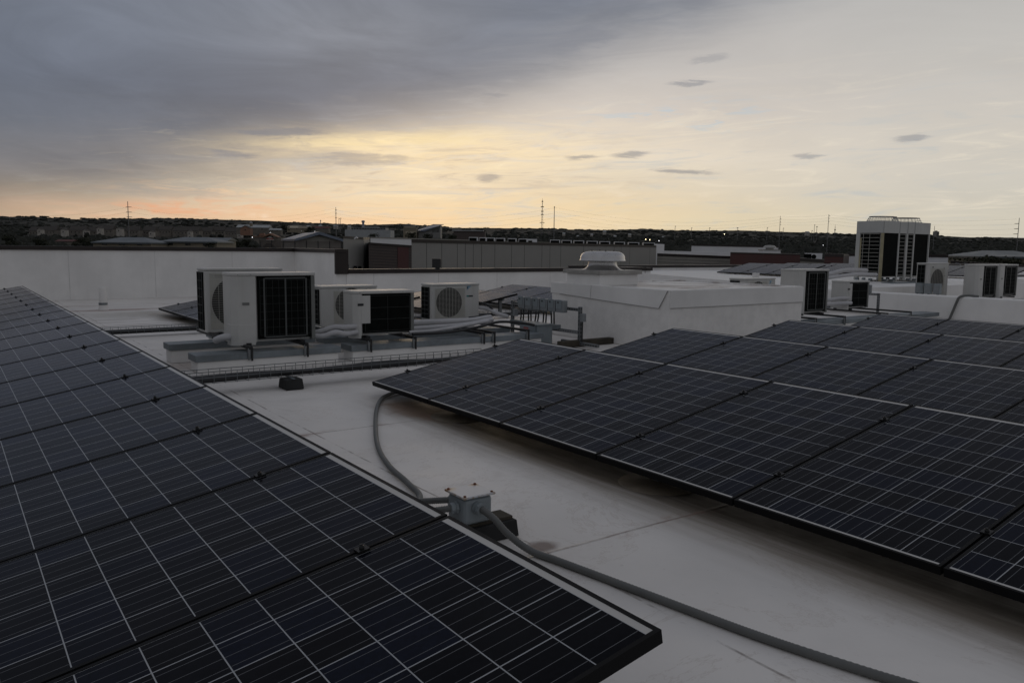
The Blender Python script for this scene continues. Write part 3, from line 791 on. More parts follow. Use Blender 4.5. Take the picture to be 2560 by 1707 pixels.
# right hand groups
condenser_rear('tall white condenser standing past the right end of the big roof box', (-1.89, 8.778, 0.245), 0.916, 0.757, 0.33, True)
condenser_rear('small white condenser with two pipes right of the tall one past the roof box', (-2.258, 10.842, 0.24), 0.781, 0.52, 0.31, False, 0.115)
condenser_front('low white condenser peeping over the far edge of the roof box', (-3.35, 9.2, 0.235), 0.98, 0.55, 0.32, (0.46, 0.27), 0.22,
    [('emblem', pale_blue, [[(0.80, 0.50), (0.87, 0.50), (0.80, 0.42)]]), ('emblem_arrow', black_label, [[(0.815, 0.47), (0.84, 0.485), (0.82, 0.445)]])])
condenser_front('white condenser with three grey boxes before it, right of the tower', (-3.15, 15.55, 0.295), 0.93, 0.775, 0.28, (0.42, 0.34), 0.29,
    [('badge', black_label, [rect(0.17, 0.22, 0.66, 0.69)]), ('emblem', black_label, [rect(0.70, 0.74, 0.63, 0.66)]), ('strip', black_label, [rect(0.70, 0.78, 0.46, 0.475)]), ('label_plate', grey_label, [rect(0.68, 0.74, 0.27, 0.285)])])
condenser_rear('white condenser with dark coil, first of the pair at the right edge', (-2.42, 16.35, 0.285), 0.98, 0.765, 0.31, True, 0.28)
condenser_rear('white condenser with dark coil, cut by the right edge of the picture', (-2.42, 17.40, 0.285), 0.98, 0.765, 0.31, True, 0.28)

# equipment curbs: white base under a galvanised cap
def curb(label, x0, x1, y0, y1, h):
    t = thing('equipment_curb', label, 'curb', (x0, y0, 0), group='white curbs that carry the condensers')
    MB().box(0, x1-x0, 0, y1-y0, 0.001, h-0.07).build('base', membrane_wall, t, bevel=0.01)
    MB().box(-0.022, x1-x0+0.022, -0.022, y1-y0+0.022, h-0.069, h).build('metal_cap', galv, t, bevel=0.004)
    return t
curb('white curb with metal cap under the large front left condenser', -2.30, -2.04, -0.965, 0.565, 0.185)
curb('white curb behind it with a stained left end', -3.12, -2.88, -1.03, 0.60, 0.215)
curb('long white curb under the small front condenser and the pipes', -2.30, -2.04, 0.735, 3.45, 0.185)
curb('white curb hidden behind the long one', -3.12, -2.88, 0.76, 3.5, 0.185)
curb('rear white curb below the fan side condensers', -4.15, -3.92, -0.3, 3.6, 0.205)
curb('white curb with metal cap below the condensers past the roof box', -1.70, -1.40, 8.3, 12.6, 0.165)
curb('rear curb below the condensers past the roof box', -3.95, -3.7, 8.6, 12.6, 0.165)
curb('low curb below the pair of condensers at the right edge', -2.3, -2.05, 15.2, 19.2, 0.225)

# black cross rails clipped over the curbs
def cross_rail(label, y, x0=-4.1, x1=-2.03, z=0.2165):
    t = thing('cross_rail', label, 'rail', (x1, y, z), group='black cross rails below the condensers')
    MB().box(x0-x1, 0.03, -0.02, 0.02, 0.0, 0.03).build('rail', dark_steel, t)
    MB().box(0.016, 0.030, -0.030, -0.006, -0.112, 0.012).build('clip', strut_m, t)
    MB().box(0.016, 0.029, 0.004, 0.022, -0.122, 0.012).build('clip', dark_steel, t)
for i, y in enumerate((-0.43, 0.18, 0.94, 1.52, 2.50, 2.66, 3.20)):
    cross_rail('black steel cross rail clipped on the front curb, %s from the left' % ORD[i], y)
for i, y in enumerate((8.60, 9.42, 10.75, 11.55)):
    cross_rail('black steel cross rail past the roof box, %s from the left' % ORD[i], y, -3.9, -1.39, 0.197)

# ------------------------------------------------------------------ pipes and conduits
def pipe(name, label, cat, pts, r, m, group=None, n=10, seg=8):
    o = MB().tube(spline(pts, seg), r, n).build(name, m)
    tag(o, label, cat, group); return o
pg = 'white insulated pipes between the condensers'
pipe('insulated_pipe', 'white insulated pipe, upper of the two bending into the small condenser', 'pipe',
     nearer([(-2.75, 0.2, 0.275), (-2.72, 0.50, 0.275), (-2.66, 0.60, 0.295), (-2.58, 0.74, 0.345), (-2.54, 0.86, 0.342), (-2.56, 1.02, 0.345)]), 0.030, pipe_white, pg, 12)
pipe('insulated_pipe', 'white insulated pipe, lower of the two bending into the small condenser', 'pipe',
     nearer([(-2.66, 0.2, 0.245), (-2.62, 0.50, 0.245), (-2.56, 0.60, 0.248), (-2.50, 0.72, 0.292), (-2.50, 0.86, 0.268), (-2.54, 1.02, 0.275)]), 0.030, pipe_white, pg, 12)
pipe('pipe_elbow', 'white lagged pipe stub bending out of the large front left condenser', 'pipe',
     nearer([(-2.62, -0.42, 0.295), (-2.60, -0.52, 0.295), (-2.64, -0.575, 0.275), (-2.72, -0.59, 0.25)]), 0.038, pipe_white, None, 12)
pipe('insulated_pipe', 'white insulated pipe lying along the rails right of the small condenser', 'pipe',
     nearer([(-2.95, 1.6, 0.318), (-2.90, 2.2, 0.315), (-2.86, 2.8, 0.312), (-3.05, 3.3, 0.325)]), 0.036, pipe_white, pg, 10)
pipe('insulated_pipe', 'thick white insulated pipe sagging in front of the bundle', 'pipe',
     nearer([(-2.70, 1.7, 0.262), (-2.66, 2.1, 0.27), (-2.62, 2.6, 0.285), (-2.85, 3.2, 0.31)]), 0.030, pipe_white, pg, 10)
pipe('insulated_pipe', 'flat white pipe lowest in the bundle near the curb', 'pipe',
     nearer([(-2.52, 1.72, 0.238), (-2.46, 2.05, 0.25), (-2.50, 2.5, 0.285), (-2.72, 3.05, 0.305)]), 0.022, pipe_white, pg, 10)
pipe('insulated_pipe', 'white pipe dropping from the condenser with the blue mark', 'pipe',
     [(-3.62, 3.47, 0.42), (-3.50, 3.56, 0.40), (-3.35, 3.62, 0.345), (-3.2, 3.72, 0.30)], 0.03, pipe_white, pg, 10)
pipe('power_cable', 'black cable looping out of the condenser with the blue mark', 'cable',
     [(-3.65, 3.45, 0.5), (-3.5, 3.53, 0.47), (-3.42, 3.60, 0.38), (-3.5, 3.57, 0.31), (-3.45, 3.2, 0.29)], 0.014, cable_black)
pipe('power_cable', 'thick black cable lying along the white pipe bundle', 'cable',
     nearer([(-2.44, 1.72, 0.222), (-2.40, 2.2, 0.225), (-2.46, 2.7, 0.262), (-2.6, 3.15, 0.30), (-2.45, 3.45, 0.28), (-2.40, 3.6, 0.25)]), 0.018, cable_black)
pipe('insulated_pipe', 'upper white pipe entering the small condenser past the roof box', 'pipe',
     nearer([(-2.75, 10.0, 0.36), (-2.70, 10.9, 0.37), (-2.62, 11.2, 0.40), (-2.6, 11.5, 0.40)]), 0.036, pipe_white, pg, 10)
pipe('insulated_pipe', 'lower white pipe entering the small condenser past the roof box', 'pipe',
     nearer([(-2.65, 10.0, 0.29), (-2.60, 10.9, 0.30), (-2.55, 11.2, 0.31), (-2.55, 11.5, 0.31)]), 0.036, pipe_white, pg, 10)
pipe('insulated_pipe', 'long white pipe on the upper roof left of the condenser tower', 'pipe',
     [(-5.6, 14.6, 0.66), (-5.6, 15.5, 0.74), (-5.7, 16.3, 0.82), (-5.9, 17.6, 0.80)], 0.06, pipe_white, pg, 10)
pipe('insulated_pipe', 'second white pipe beside the long one by the tower', 'pipe',
     [(-5.4, 14.5, 0.60), (-5.4, 15.5, 0.68), (-5.5, 16.5, 0.72), (-5.6, 17.6, 0.70)], 0.045, pipe_white, pg, 10)

def ribbed(name, label, pts, r, group):
    P = spline(pts, 60); Q = [P[0]]; acc = 0
    out = []; d = 0.0; step = 0.0055; last = P[0]; out.append(P[0])
    for p in P[1:]:
        d += (p-last).length; last = p
        if d >= step: out.append(p); d = 0.0
    rs = [r*(1.0 if i % 2 else 0.90) for i in range(len(out))]
    o = MB().tube(out, rs, 12).build(name, conduit_m); tag(o, label, 'conduit', group); return o
cg = 'grey flexible conduits at the junction box'
ribbed('flexible_conduit', 'long grey ribbed conduit running from the junction box to the lower right',
       [(3.46, -1.168, 0.17), (3.53, -1.158, 0.166), (3.585, -1.132, 0.135), (3.64, -1.095, 0.075), (3.74, -1.045, 0.022), (3.90, -1.005, 0.0165), (4.37, -0.924, 0.0165), (4.765, -0.855, 0.0165), (5.08, -0.773, 0.0165), (5.35, -0.69, 0.0165), (5.9, -0.55, 0.0165)], 0.0165, cg)
ribbed('flexible_conduit', 'grey conduit curving from below the front right row towards the junction box',
       [(0.35, 0.75, 0.05), (0.06, 0.30, 0.024), (0.17, 0.05, 0.021), (0.42, -0.14, 0.021), (0.92, -0.411, 0.021), (1.67, -0.763, 0.021), (2.17, -0.935, 0.021), (2.56, -1.013, 0.021), (2.83, -1.085, 0.021), (3.05, -1.30, 0.03), (3.1, -1.7, 0.04)], 0.0165, cg)
ribbed('flexible_conduit', 'grey conduit leaving the back of the junction box towards the left row',
       [(3.40, -1.17, 0.17), (3.33, -1.20, 0.165), (3.18, -1.27, 0.13), (3.05, -1.31, 0.10), (2.9, -1.42, 0.07), (2.75, -1.75, 0.05)], 0.0155, cg)
ribbed('flexible_conduit', 'short grey conduit from the near left knob of the junction box',
       [(3.435, -1.20, 0.165), (3.425, -1.265, 0.163), (3.38, -1.31, 0.15), (3.29, -1.37, 0.12), (3.1, -1.6, 0.06)], 0.0155, cg)

# junction box on its rubber block
jb = thing('junction_box', 'small grey junction box with a rusty lid and four screws', 'junction box', (3.42, -1.155, 0.09))
MB().box(-0.074, 0.074, -0.076, 0.076, 0.0, 0.125).build('body', box_grey, jb, bevel=0.022, seg=3)
def rusty_lid():
    m, T, bs = new_mat('rusty_lid_paint')
    co = T.node('ShaderNodeTexCoord').outputs['Object']; x, y, z = T.xyz(co)
    n = T.noise(co, 45.0, 5.0, 0.6)
    c = (0.50, 0.52, 0.55)
    col = c
    def spot(col, xc, yc, r, a):
        d = T.m('SQRT', T.m('ADD', T.m('POWER', T.m('SUBTRACT', x, xc), 2.0), T.m('POWER', T.m('SUBTRACT', y, yc), 2.0)))
        d = T.m('ADD', d, T.m('MULTIPLY', T.m('SUBTRACT', n, 0.5), 0.02))
        col = T.mix(T.m('MULTIPLY', T.smooth(d, r, r*0.3), a*0.6), col, (0.45, 0.33, 0.17))
        return T.mix(T.m('MULTIPLY', T.smooth(d, r*0.55, r*0.2), a), col, (0.16, 0.055, 0.02))
    col = spot(col, -0.076, -0.078, 0.060, 1.0); col = spot(col, -0.072, 0.068, 0.046, 1.0)
    col = spot(col, 0.076, -0.076, 0.016, 0.7); col = spot(col, 0.076, 0.076, 0.018, 0.6)
    e = T.m('MAXIMUM', T.m('ABSOLUTE', x), T.m('ABSOLUTE', y))
    k = T.m('MULTIPLY', T.smooth(e, 0.078, 0.084), T.smooth(n, 0.42, 0.6))
    col = T.mix(T.m('MULTIPLY', k, 0.75), col, (0.28, 0.17, 0.06))
    T.put(bs.inputs['Base Color'], col); bs.inputs['Roughness'].default_value = 0.35
    return m
lid = MB().box(-0.084, 0.084, -0.085, 0.085, 0.0, 0.010).build('lid', rusty_lid(), jb, (0, 0, 0.1255), bevel=0.004)
sc = MB()
for sx in (-1, 1):
    for sy in (-1, 1): sc.lathe([(0.0065, 0), (0.0065, 0.004), (0.003, 0.006)], (sx*0.07, sy*0.071, 0.1356), 8)
sc.build('screw', rust, jb)
def hub(p, d):
    k = MB(); p = Vector(p); d = Vector(d).normalized()
    k.tube([p, p+d*0.012], 0.029, 8, 0, False); k.tube([p+d*0.0121, p+d*0.02], 0.024, 12); k.tube([p+d*0.0201, p+d*0.034], 0.027, 8, 0, False)
    k.build('conduit_hub', box_grey, jb)
hub((0.0735, -0.012, 0.08), (1, 0.15, -0.08)); hub((0.012, -0.0755, 0.075), (-0.1, -1, -0.05)); hub((-0.0735, -0.03, 0.07), (-1, 0, 0))
rb = thing('support_block', 'black rubber block with wooden strip below the junction box', 'support block', (3.43, -1.11, 0.0), group='black rubber support blocks')
MB().prism([(-0.09, 0.003), (0.09, 0.003), (0.072, 0.075), (-0.072, 0.075)], -0.15, 0.16, 0, 'y').build('block', rubber, rb, bevel=0.004)
MB().box(-0.05, 0.05, -0.14, 0.15, 0.0755, 0.0895).build('wooden_strip', timber_m, rb)
sb = thing('support_block', 'black rubber block below the cable tray in front of the condensers', 'support block', (-0.72, -0.47, 0.0), group='black rubber support blocks')
MB().prism([(-0.11, 0.003), (0.11, 0.003), (0.075, 0.096), (-0.075, 0.096)], -0.085, 0.085, 0, 'y').build('block', rubber, sb, bevel=0.01)
MB().box(-0.12, 0.08, -0.012, 0.012, 0.0965, 0.1025).build('strut', galv, sb)

# wire basket cable trays
def tray(label, x0, x1, y0, y1, z0, h, m=strut_m, cables=True):
    t = thing('cable_tray', label, 'cable tray', (x0, y0, z0), group='wire cable trays on the roof')
    w, l = x1-x0, y1-y0
    a = MB(); r = 0.0028
    for (x, z) in ((0, h), (0, h*0.5), (w, h), (w, h*0.5), (0, 0), (w, 0), (w*0.5, 0), (w*0.25, 0), (w*0.75, 0)):
        a.tube([(x, 0, z), (x, l, z)], r*(1.5 if z == h else 1.0), 4, 0, False)
    n = int(l/0.1)
    for i in range(n+1):
        y = l*i/n
        a.tube([(0, y, h), (0, y, 0)], r, 4, 0, False); a.tube([(w, y, h), (w, y, 0)], r, 4, 0, False); a.tube([(0, y, -0.004), (w, y, -0.004)], r, 4, 0, False)
    a.build('basket', m, t)
    if cables:
        for k in range(3):
            P = [(w*(0.25+0.25*k)+0.012*math.sin(i*1.3+k), l*i/14, 0.026+0.006*math.sin(i*0.9+k*2)) for i in range(15)]
            MB().tube(spline(P, 3), 0.023, 8).build('cable_bundle', cable_black, t)
    return t
tray('wire cable tray full of black cable crossing in front of the condensers', -0.92, -0.74, -1.45, 1.75, 0.107, 0.10)
tray('wire cable tray behind the condensers at left', -5.95, -5.76, -1.35, 6.3, 0.055, 0.085)
tray('far cable tray seen between the condensers on the right', -4.6, -4.3, 20.5, 26.0, 0.62, 0.12)

# white pipe boot near the left parapet
pb = thing('pipe_boot', 'white pipe with a dark clamp standing near the left parapet', 'roof pipe', (-11.0, -0.48, 0))
MB().lathe([(0.10, 0.002), (0.095, 0.02), (0.082, 0.04), (0.08, 0.10)], n=20).build('boot', membrane_wall, pb)
MB().lathe([(0.081, 0.1005), (0.081, 0.145)], n=20).build('clamp_band', galv, pb)
MB().lathe([(0.074, 0.1455), (0.07, 0.40), (0.07, 0.44)], n=20).build('pipe', membrane_wall, pb)
p2 = thing('vent_pipe', 'short white pipe standing above the low condenser past the roof box', 'roof pipe', (-4.45, 11.0, 0))
MB().lathe([(0.075, 0.002), (0.075, 0.835)], n=16).build('pipe', membrane_wall, p2)

# ------------------------------------------------------------------ switch rack
rk = thing('strut_rack', 'slotted steel rack standing left of the roof box', 'steel rack', (-3.36, 3.9, 0))
def slotted(name, a, b, par, holes=True, wz=0.041):
    """strut channel with dark slots along its face"""
    m = MB(); a = Vector(a); b = Vector(b)
    h = 0.0205
    if abs(b.x-a.x) > abs(b.z-a.z): m.box(a.x, b.x, -h, h, a.z-h, a.z+h)
    else: m.box(a.x-h, a.x+h, -h, h, a.z, b.z)
    o = m.build(name, strut_m, par)
    s = MB(); L = (b-a).length; n = int(L/0.05)
    for i in range(n):
        p = a+(b-a)*((i+0.5)/n)
        if abs(b.x-a.x) > abs(b.z-a.z): s.box(p.x-0.014, p.x+0.014, -h-0.0012, -h+0.001, p.z-0.007, p.z+0.007)
        else:
            s.box(p.x-0.007, p.x+0.007, -h-0.0012, -h+0.001, p.z-0.014, p.z+0.014)
            s.box(p.x+h-0.001, p.x+h+0.0012, -0.007, 0.007, p.z-0.014, p.z+0.014)
    s.build('slots', slot_pale if holes else dark_steel, o)
slot_pale = paint('slot_opening', (0.33, 0.33, 0.33), 0.8)
slotted('post', (0.02, 0, 0.05), (0.02, 0, 0.53), rk, False); slotted('post', (1.575, 0, 0.06), (1.575, 0, 0.535), rk, False)
slotted('rail', (0.041, 0, 0.495), (1.554, 0, 0.495), rk, False); slotted('rail', (0.041, 0, 0.19), (1.554, 0, 0.19), rk, True)
slotted('foot_rail', (1.2, 0, 0.045), (1.95, 0, 0.045), rk, False)
for i in range(6):
    x = -3.07+i*0.178
    t = thing('switch_box', 'grey disconnect box on the steel rack, %s from the left' % ORD[i], 'switch box', (x, 3.862, 0.44), group='six grey disconnect boxes on the rack')
    MB().box(0, 0.155, -0.065, 0.015, 0.0, 0.165).build('case', disc_grey, t, bevel=0.006)
    MB().box(0.004, 0.12, -0.071, -0.0655, 0.05, 0.172).build('cover', box_grey, t, bevel=0.003)
    MB().lathe([(0.011, 0), (0.011, 0.006)], (0.0, 0.0, 0.0), 8).build('knob', dark_steel, t, (0.055, -0.0715, 0.135)).rotation_euler = (PI/2, 0, 0)
    for dx in (0.035, 0.095):
        if i == 5: continue
        MB().tube(spline([(dx, -0.03, 0.0), (dx+0.004, -0.03, -0.08), (dx-0.004+0.012*((i+int(dx*50)) % 3-1), -0.03, -0.175)], 5), 0.011, 8).build('whip', cable_black, t)
        MB().lathe([(0.014, -0.022), (0.014, 0.0)], (dx, -0.03, 0.0), 8).build('fitting', galv, t)
pl = thing('wireway', 'pale grey flat wireway lying below the disconnect boxes', 'wireway', (-3.2, 3.75, 0.2))
MB().box(0, 1.0, 0, 0.16, 0.0, 0.06).build('trough', galv, pl, bevel=0.004)
en = thing('electrical_enclosure', 'upright grey electrical enclosure with a red warning label', 'enclosure', (-2.56, 3.47, 0.0))
MB().box(0, 0.40, 0, 0.26, 0.004, 0.27).build('case', box_grey, en, bevel=0.006)
MB().box(-0.012, 0.42, -0.018, 0.272, 0.2705, 0.287).build('hood', box_grey, en, bevel=0.005)
MB().box(0.006, 0.365, -0.012, -0.0005, 0.02, 0.266).build('door', box_grey, en, bevel=0.004)
MB().box(0.105, 0.21, -0.0145, -0.0122, 0.205, 0.232).build('warning_label', red_label, en)
MB().box(0.112, 0.203, -0.0152, -0.0146, 0.217, 0.221).build('warning_text', pale_building, en)
sb2 = thing('small_switch', 'small grey box on the right post of the steel rack', 'switch box', (-1.755, 3.90, 0.34))
MB().box(0, 0.06, -0.03, 0.03, 0, 0.11).build('case', disc_grey, sb2, bevel=0.004)
MB().tube([(0.02, 0, -0.001), (0.018, 0, -0.28)], 0.01, 8).build('whip', cable_black, sb2)
sb3 = thing('small_switch', 'small grey box on the left post of the steel rack', 'switch box', (-3.30, 3.90, 0.30))
MB().box(0, 0.06, -0.03, 0.03, 0, 0.11).build('case', disc_grey, sb3, bevel=0.004)
tb = MB().box(-0.06, 0.06, -0.42, 0.62, 0.002, 0.085).build('timber_sleeper', timber_m, None, (-1.83, 4.0, 0), bevel=0.008)
tb.rotation_euler = (0, 0, 0.05); tag(tb, 'dark weathered timber under the right foot of the steel rack', 'timber', 'timbers below the rack')
tb = MB().box(-0.06, 0.06, -0.35, 0.35, 0.002, 0.045).build('timber_sleeper', timber_m, None, (-3.34, 3.95, 0), bevel=0.008)
tag(tb, 'dark weathered timber under the left foot of the steel rack', 'timber', 'timbers below the rack')
# strut frame and boxes by the right hand condensers
r2 = thing('strut_rack', 'slotted steel frame right of the small condenser past the roof box', 'steel rack', (-2.69, 12.2, 0))
slotted('post', (0.30, 0, 0.004), (0.30, 0, 0.49), r2, False); slotted('rail', (-0.1, 0, 0.465), (0.279, 0, 0.465), r2, True)
MB().box(0.05, 0.13, -0.02, 0.04, 0.488, 0.65).build('switch', disc_grey, r2, bevel=0.004)
for i in range(3):
    t = thing('disconnect_box', 'pale grey box before the fan condenser, %s from the left' % ORD[i], 'switch box', (-3.17+i*0.205, 15.05, 0.39), group='three pale grey boxes before the fan condenser')
    MB().box(0, 0.148, 0, 0.09, 0.0, 0.215).build('case', box_grey, t, bevel=0.006)
    MB().box(0.06, 0.10, 0.03, 0.07, -0.385, -0.001).build('leg', strut_m, t)
    MB().box(-0.004, 0.152, -0.006, 0.09, 0.2155, 0.23).build('hood', box_grey, t)
    MB().box(0.015, 0.133, -0.0045, -0.0005, 0.02, 0.19).build('door', disc_grey, t)
pipe('power_conduit', 'grey conduit hanging down the low white wall on the right', 'conduit',
     [(-0.93, 13.15, 0.485), (-1.06, 12.98, 0.50), (-1.14, 12.87, 0.47), (-1.18, 12.855, 0.38), (-1.23, 12.85, 0.22), (-1.29, 12.84, 0.03)], 0.024, conduit_m)
lad = thing('roof_ladder', 'curved pale handrail rising behind the fan condenser', 'ladder', sight(2416, 684, 31)-Vector((0, 0, 0.5)))
for dx in (0, 0.32):
    MB().tube(spline([(dx, 0, 0.35), (dx-0.22, 0.1, 0.68), (dx-0.36, 0.2, 0.84), (dx-0.6, 0.35, 0.88)], 6), 0.022, 6).build('handrail', pole_m, lad)

# condenser tower: two modules side by side
TWX, TWY, TWZ = -5.81, 18.19, 0.50
def tower_module(label, y, first):
    t = thing('condenser_tower', label, 'condenser', (TWX, y, TWZ), group='tall twin condenser tower')
    D, Wd, H = 0.81, 1.25, 1.66
    pm = 0.83 if first else 0.38
    c = MB(); c.box(-D, 0, 0, Wd, 1.33, H); c.box(-D, -0.03, 0.03, Wd-0.001, 0.10, 0.13); c.build('casing', tower_paint, t, bevel=0.008)
    for (x0, x1, y0, y1) in ((-0.075, 0, 0, 0.045), (-D, -D+0.12, 0, 0.07), (-0.06, 0, Wd-0.045, Wd-0.001), (-D, -D+0.08, Wd-0.07, Wd-0.001)):
        MB().box(x0, x1, y0, y1, 0.0, 1.3295).build('corner_post', tower_paint if not (first and x1 == 0 and y0 == 0) else tower_tan, t, bevel=0.004)
    MB().box(-0.04, -0.004, pm-0.03, pm+0.03, 0.0, 1.3295).build('corner_post', tower_paint, t)
    MB().box(-D+0.14, -0.12, 0.02, 0.05, 0.131, 1.329).build('coil', ac_dark, t)
    MB().box(-0.05, -0.025, 0.07, Wd-0.07, 0.131, 1.329).build('coil', ac_dark, t)
    sm = MB(); sm.box(0.0005, 0.004, pm-0.008, pm+0.008, 1.331, H-0.002); sm.box(0.0005, 0.004, -0.006, 0.008, 1.331, H-0.002); sm.build('seam', grey_label, t)
    g = MB()
    for i in range(12): g.tube([(-D+0.14, 0.012, 0.16+i*0.104), (-0.11, 0.012, 0.16+i*0.104)], 0.006, 4, 0, False)
    for x in (-D+0.22, -0.40): g.tube([(x, 0.006, 0.14), (x, 0.006, 1.33)], 0.005, 4, 0, False)
    if first: g.build('coil_guard', grille_white, t)
    g = MB()
    for i in range(12):
        if not first or True: g.tube([(-0.012, pm+0.03 if first else 0.06, 0.16+i*0.104), (-0.012, Wd-0.06 if first else pm-0.03, 0.16+i*0.104)], 0.006, 4, 0, False)
    g.build('coil_guard', grille_white, t)
    if first: MB().box(-D+0.125, -D+0.165, 0.002, 0.018, 0.12, 1.2).build('trim', tower_tan, t)
    s = MB(); R0, R1 = 0.37, 0.31
    for zz, r in ((H+0.01, R0), (H+0.06, (R0+R1)/2), (H+0.125, R1)):
        s.tube([(-D/2+r*math.cos(2*PI*k/28), Wd/2+r*1.5*math.sin(2*PI*k/28), zz) for k in range(29)], 0.006, 4, 0, False)
    for k in range(24):
        a = 2*PI*k/24
        s.tube([(-D/2+R0*math.cos(a), Wd/2+R0*1.5*math.sin(a), H), (-D/2+R1*math.cos(a), Wd/2+R1*1.5*math.sin(a), H+0.125)], 0.004, 4, 0, False)
    for k in range(5):
        yy = Wd/2+1.5*(-R1+2*R1*(k+0.5)/5); hw = math.sqrt(max(0, R1*R1-((yy-Wd/2)/1.5)**2))
        s.tube([(-D/2-hw, yy, H+0.127), (-D/2+hw, yy, H+0.127)], 0.004, 4, 0, False)
    s.build('fan_guard', pale_building, t)
    m = MB(); m.tube([(-D/2+R1*1.01*math.cos(2*PI*k/28), Wd/2+R1*1.51*math.sin(2*PI*k/28), H+0.135) for k in range(29)], 0.007, 4, 0, False)
    m.build('guard_rim', siding_red, t)
    for (x, y, z, w) in ((-0.7, 0.0, 0.04, 0.10), (-0.5, -0.01, 0.05, 0.08), (-0.3, 0.0, 0.04, 0.09), (-0.02, 0.25, 0.03, 0.12), (-0.02, 0.6, 0.02, 0.14)):
        MB().box(x-w/2, x+w/2, y-0.03, y+0.03, z-0.03, z+0.03).build('valve', galv, t)
tower_module('tall condenser tower module on the left with weathered tan posts', TWY, True)
tower_module('tall condenser tower module on the right, narrow panels', TWY+1.253, False)
tf = thing('tower_frame', 'dark steel frame carrying the tall condenser tower', 'steel frame', (TWX, TWY, 0.40))
a = MB()
for y in (0.1, 1.25, 2.4): a.box(-1.0, 0.35, y-0.04, y+0.04, 0.0, 0.097)
for x in (-0.7, -0.1): a.box(x-0.04, x+0.04, -0.2, 2.7, -0.08, -0.001)
a.build('beam', dark_steel, tf)
tcurb = thing('equipment_curb', 'white curb with metal cap below the tall condenser tower', 'curb', (-5.3, 17.4, 0.0), group='white curbs that carry the condensers')
MB().box(0, 0.3, 0, 2.6, 0.30, 0.42).build('base', membrane_wall, tcurb); MB().box(-0.02, 0.32, -0.02, 2.62, 0.421, 0.50).build('metal_cap', galv, tcurb)

# ------------------------------------------------------------------ land beyond
def yh(px): return 603.0+0.0121*px
CREST = [(-1500, 548), (-400, 540), (0, 538), (70, 540), (110, 539), (180, 544), (320, 545), (420, 543), (560, 548), (700, 553), (850, 558), (930, 561), (1010, 558), (1080, 563), (1150, 568),
         (1280, 569), (1350, 569), (1420, 571), (1510, 574), (1600, 571), (1740, 575), (1860, 576), (1960, 579), (2040, 580), (2140, 583), (2330, 587), (2400, 593), (2480, 592), (2560, 594), (3000, 600), (5000, 630)]
def interp(x, tab):
    if x <= tab[0][0]: return tab[0][1]
    for (a, b), (c, d) in zip(tab, tab[1:]):
        if x <= c: return b+(d-b)*(x-a)/(c-a)
    return tab[-1][1]
def elev(px, D):
    """height of the land as an angle (in picture rows above eye level) at a given distance"""
    cr = yh(px)-interp(px, CREST)-3.0
    near = [(20, -1000), (60, -330), (150, -130), (250, -68), (400, -30), (600, -10), (850, 3), (1100, 0.24*cr), (1500, 0.42*cr), (2200, 0.64*cr), (3200, 0.88*cr), (4000, cr), (5200, 0.86*cr), (9000, 0.5*cr)]
    return interp(D, near)
def land(px, D):
    p = sight(px, yh(px), D)
    return Vector((p.x, p.y, CAM.z+D*elev(px, D)/F_PX))
def build_land():
    rad = [26, 60, 110, 170, 250, 330, 420, 520, 640, 780, 940, 1120, 1350, 1600, 1900, 2250, 2650, 3100, 3550, 3900, 4200, 4700, 5600, 7500, 9000]
    n = 360; v = []
    for r in rad:
        for k in range(n):
            az = 2*PI*k/n; uu = (144.5-math.degrees(az)+180) % 360-180
            c = max(math.cos(math.radians(uu)), 0.55) if abs(uu) < 90 else 0.55
            px = 1280+2000*math.tan(math.radians(max(-57, min(57, uu))))
            D = r*c
            z = CAM.z+D*elev(px, D)/F_PX if r > 60 else -9.0
            z += (math.sin(k*1.7+r)*0.3+math.sin(k*0.37+r*0.01))*min(3.0, r/700.0)
            v.append((CAM.x+r*math.cos(az), CAM.y+r*math.sin(az), z))
    f = [(i*n+k, i*n+(k+1) % n, (i+1)*n+(k+1) % n, (i+1)*n+k) for i in range(len(rad)-1) for k in range(n)]
    m = len(v); v.append((CAM.x, CAM.y, -9.0)); f += [(m, (k+1) % n, k) for k in range(n)]
    mb = MB(); mb.add(v, f, 0, True)
    ground_m = leaf_mat('ground_scrub', (0.024, 0.025, 0.020), (0.042, 0.041, 0.034))
    tag(mb.build('terrain', ground_m), kind='structure')
build_land()

